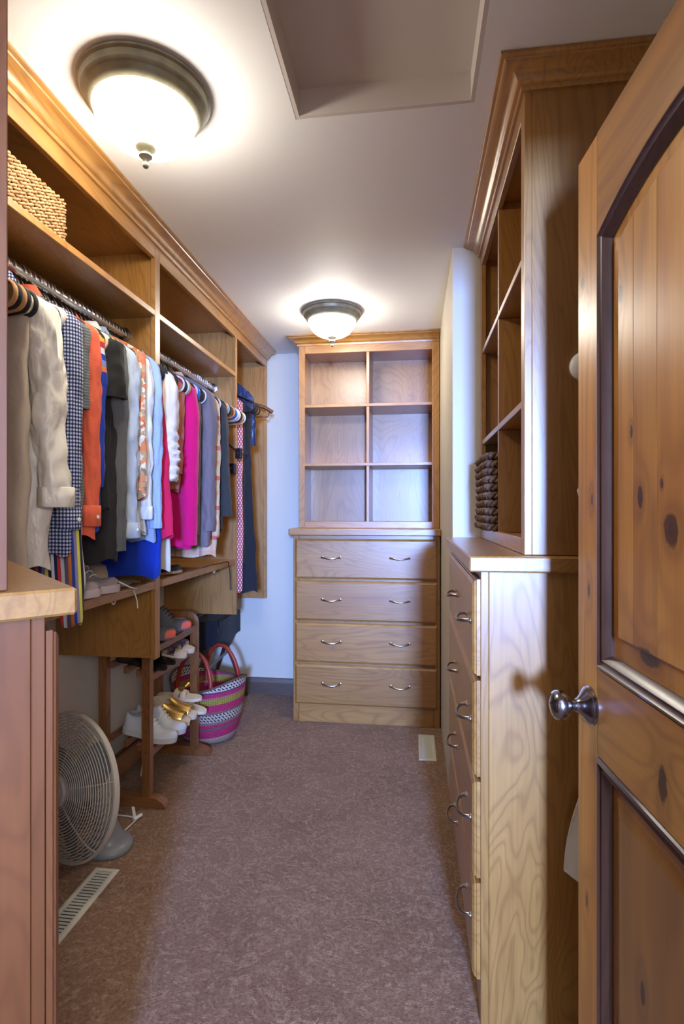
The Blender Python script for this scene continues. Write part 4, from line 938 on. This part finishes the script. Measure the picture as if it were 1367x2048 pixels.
# ------------------------------------------------------------------ folding stool with black sling
t = thing('folding_stool', 'dark wooden folding stool with black sling behind the straw tote', 'stool', (-1.335, 3.50, 0))
def bar(p, q, w, d, nm, mat): 
    m = MB(); m.tube([p, q], w, 4, flat=d, up=(0, 1, 0)); return m.build(nm, mat, t)
for y in (-.20, .20):
    bar((-.11, y, .002), (.09, y, .60), .018, .7, 'leg', darkwood); bar((.16, y + .028, .002), (-.09, y + .028, .60), .018, .7, 'leg', darkwood)
bar((.09, -.21, .60), (.09, .235, .60), .016, 1, 'seat_rail', darkwood); bar((-.09, -.21, .60), (-.09, .235, .60), .016, 1, 'seat_rail', darkwood)
bar((-.08, -.19, .135), (-.08, .19, .135), .013, 1, 'stretcher', darkwood); bar((.10, -.17, .135), (.10, .22, .135), .013, 1, 'stretcher', darkwood)
bar((.03, -.19, .30), (.03, .22, .32), .012, 1, 'brace', darkwood)
def sling(u, v):
    x = -.11 + .22 * v; z = .618 - .04 * math.sin(PI * v)
    return (x, -.20 + .42 * u, z)
drape(sling, 10, 20, .005).build('sling_seat', c_blk2, t, smooth=60)
def flap(u, v): return (.114 + .006 * math.sin(u * 6), -.20 + .42 * u, .612 - v * (.15 + .05 * math.sin(PI * min(1, u * 1.25))))
drape(flap, 16, 10, .005).build('sling_flap', c_blk2, t, smooth=60)
def flap2(u, v): return (-.115 + .23 * u, -.222 - .004 * math.sin(u * 7), .614 - v * (.15 + .05 * math.sin(PI * min(1, u * 1.25))))
drape(flap2, 16, 10, .005).build('sling_flap', c_blk2, t, smooth=60)

# ------------------------------------------------------------------ floor fan
t = thing('floor_fan', 'ivory round floor fan with wire grille behind the near cabinet', 'fan', (-1.222, 1.78, .0), 0)
FC = Vector((0, 0, .335)); fn = Vector((-.36, -.92, .12)).normalized(); fr = Vector((0, 0, 1)).cross(fn).normalized(); fu = fn.cross(fr)
FM = Matrix((( fr.x, fu.x, fn.x), (fr.y, fu.y, fn.y), (fr.z, fu.z, fn.z)))
def ftr(m): m.v = [tuple(FM @ Vector(p) + FC) for p in m.v]; return m
FR = .250
dome = lambda r: -.012 + .056 * math.sqrt(max(0, 1 - (r / (FR + .002)) ** 2.6))
m = MB()
for k in range(1, 21):
    r = .052 + (FR - .058) * k / 20.5; m.tube([(r * math.cos(2 * PI * i / 48), r * math.sin(2 * PI * i / 48), dome(r)) for i in range(48)], .0019, 5, closed=True)
for k in range(6):
    a = PI / 3 * k + .3; m.tube([(r * math.cos(a), r * math.sin(a), dome(r) - .003) for r in [.05 + (FR - .052) * i / 8 for i in range(9)]], .0022, 5)
ftr(m).build('front_grille', ivory_p, t, smooth=60)
m = MB()
for k in range(1, 15):
    r = .08 + (FR - .08) * k / 15; m.tube([(r * math.cos(2 * PI * i / 40), r * math.sin(2 * PI * i / 40), -.075 + .06 * (r / FR) ** 2) for i in range(40)], .0019, 5, closed=True)
ftr(m).build('rear_grille', ivory_p, t, smooth=60)
m = MB(); prof = [(FR - .004, .000), (FR + .003, -.001), (FR + .005, -.010), (FR + .003, -.020), (FR - .004, -.021), (FR - .006, -.010)]
m.loft([[(r * math.cos(2 * PI * i / 64), r * math.sin(2 * PI * i / 64), z) for i in range(64)] for r, z in prof], True, wrap=True); ftr(m).build('rim', ivory_p, t, smooth=50)
ftr(MB().lathe([(.0, .030), (.054, .034), (.056, .042), (.052, .050), (.03, .055), (.0, .056)], 32)).build('hub_cap', ivory_p, t, smooth=40)
for k in range(3):
    m = MB(); a0 = 2 * PI * k / 3 + .5; rings = []
    for i in range(9):
        r = .035 + .20 * i / 8; w = .035 + .085 * math.sin(PI * (.12 + .75 * i / 8)); ring = []
        for j in range(9):
            q = -1 + 2 * j / 8; a = a0 + q * w / r * .62 * (.9 if r > .06 else .5) + .25 * i / 8; ring.append((r * math.cos(a), r * math.sin(a), .014 * q - .016))
        ring2 = [(x, y, z - .0025) for x, y, z in reversed(ring)]; rings.append(ring + ring2)
    m.loft(rings, True, True, True); ftr(m).build('blade', grey_p, t, smooth=50)
ftr(MB().lathe([(.0, -.14), (.04, -.138), (.062, -.12), (.068, -.09), (.07, -.05), (.06, -.03), (0, -.03)], 28)).build('motor_housing', grey_p, t, smooth=40)
# stand behind the fan
back = -fn; nx, ny = .035, .205
rings = []
for zz, rx, ry, kx in ((.34, .030, .028, .50), (.24, .035, .03, .72), (.13, .042, .036, .90), (.07, .050, .045, 1.0), (.035, .065, .06, 1.0), (.02, .075, .075, 1.0)):
    rings.append([(nx * kx + rx * math.cos(a) * fr.x - ry * math.sin(a) * back.x * -1, ny * kx + rx * math.cos(a) * fr.y + ry * math.sin(a) * back.y, zz) for a in [2 * PI * i / 24 for i in range(24)]])
MB().loft(rings, True, True, True).build('neck', grey_p, t, smooth=50)
rings = []
for zz, g in ((.001, 1.0), (.008, 1.04), (.020, 1.0), (.030, .86), (.036, .60)):
    rings.append([(nx + .100 * g * math.cos(a) * fr.x + .085 * g * math.sin(a) * back.x, ny + .100 * g * math.cos(a) * fr.y + .085 * g * math.sin(a) * back.y, zz) for a in [2 * PI * i / 40 for i in range(40)]])
MB().loft(rings, True, True, True).build('base', grey_p, t, smooth=50)
MB().tube([(.05, .28, .012), (.05, .31, .006), (.055, .36, .006), (.06, .40, .006)], .003, 6).build('power_cord', white_p, t, smooth=60)
MB().tube([(.055, .39, .006), (.01, .405, .005), (-.09, .41, .005)], .003, 6).build('power_cord', white_p, t, smooth=60)
MB().tube([(.050, .375, .010), (.066, .412, .012)], [.009, .007], 8).build('plug', white_p, t, smooth=50)
drape(lambda u, v: (.040 + .013 * u - .01 * v, .388 + .006 * v, .014 + .04 * v), 3, 4, .0015).build('tag', tag_m, t)

# ------------------------------------------------------------------ floor vents
def floor_vent(label, x, y, w, l, rz, n, mat=vent_m):
    t = thing('floor_vent', label, 'floor vent', (x, y, .0004), rz, 'metal floor registers'); fw = .017
    m = MB(); rr = []
    for ins, z in ((-.002, 0), (0, .004), (fw * .5, .006), (fw, .005), (fw + .001, .001)):
        a, b = w / 2 - ins, l / 2 - ins; rr.append([(-a, -b, z), (a, -b, z), (a, b, z), (-a, b, z)])
    m.loft(rr).build('frame', mat, t)
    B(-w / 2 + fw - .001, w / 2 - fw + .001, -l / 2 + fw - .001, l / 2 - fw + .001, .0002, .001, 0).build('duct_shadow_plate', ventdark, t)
    L0 = l - 2 * fw; first = None
    for i in range(n):
        yy = -L0 / 2 + L0 * (i + .5) / n
        if first is None:
            s = MB(); ww = w / 2 - fw; hh = L0 / n * .21
            s.loft([[(sx, -hh, .0012), (sx, -hh + .0012, .001), (sx, hh * .6, .0052), (sx, hh * .6 - .0012, .0054)] for sx in (-ww, ww)], True, True, True); first = o = s.build('slat', mat, t)
        else: o = first.copy(); COL.objects.link(o); o.parent = t
        o.location = (0, yy, 0)
    return t
floor_vent('almond floor register beside the floor fan at left', -1.113, 1.685, .090, .345, 0, 22)
floor_vent('almond floor register by the back dresser at right', .076, 3.045, .090, .32, 0, 22)
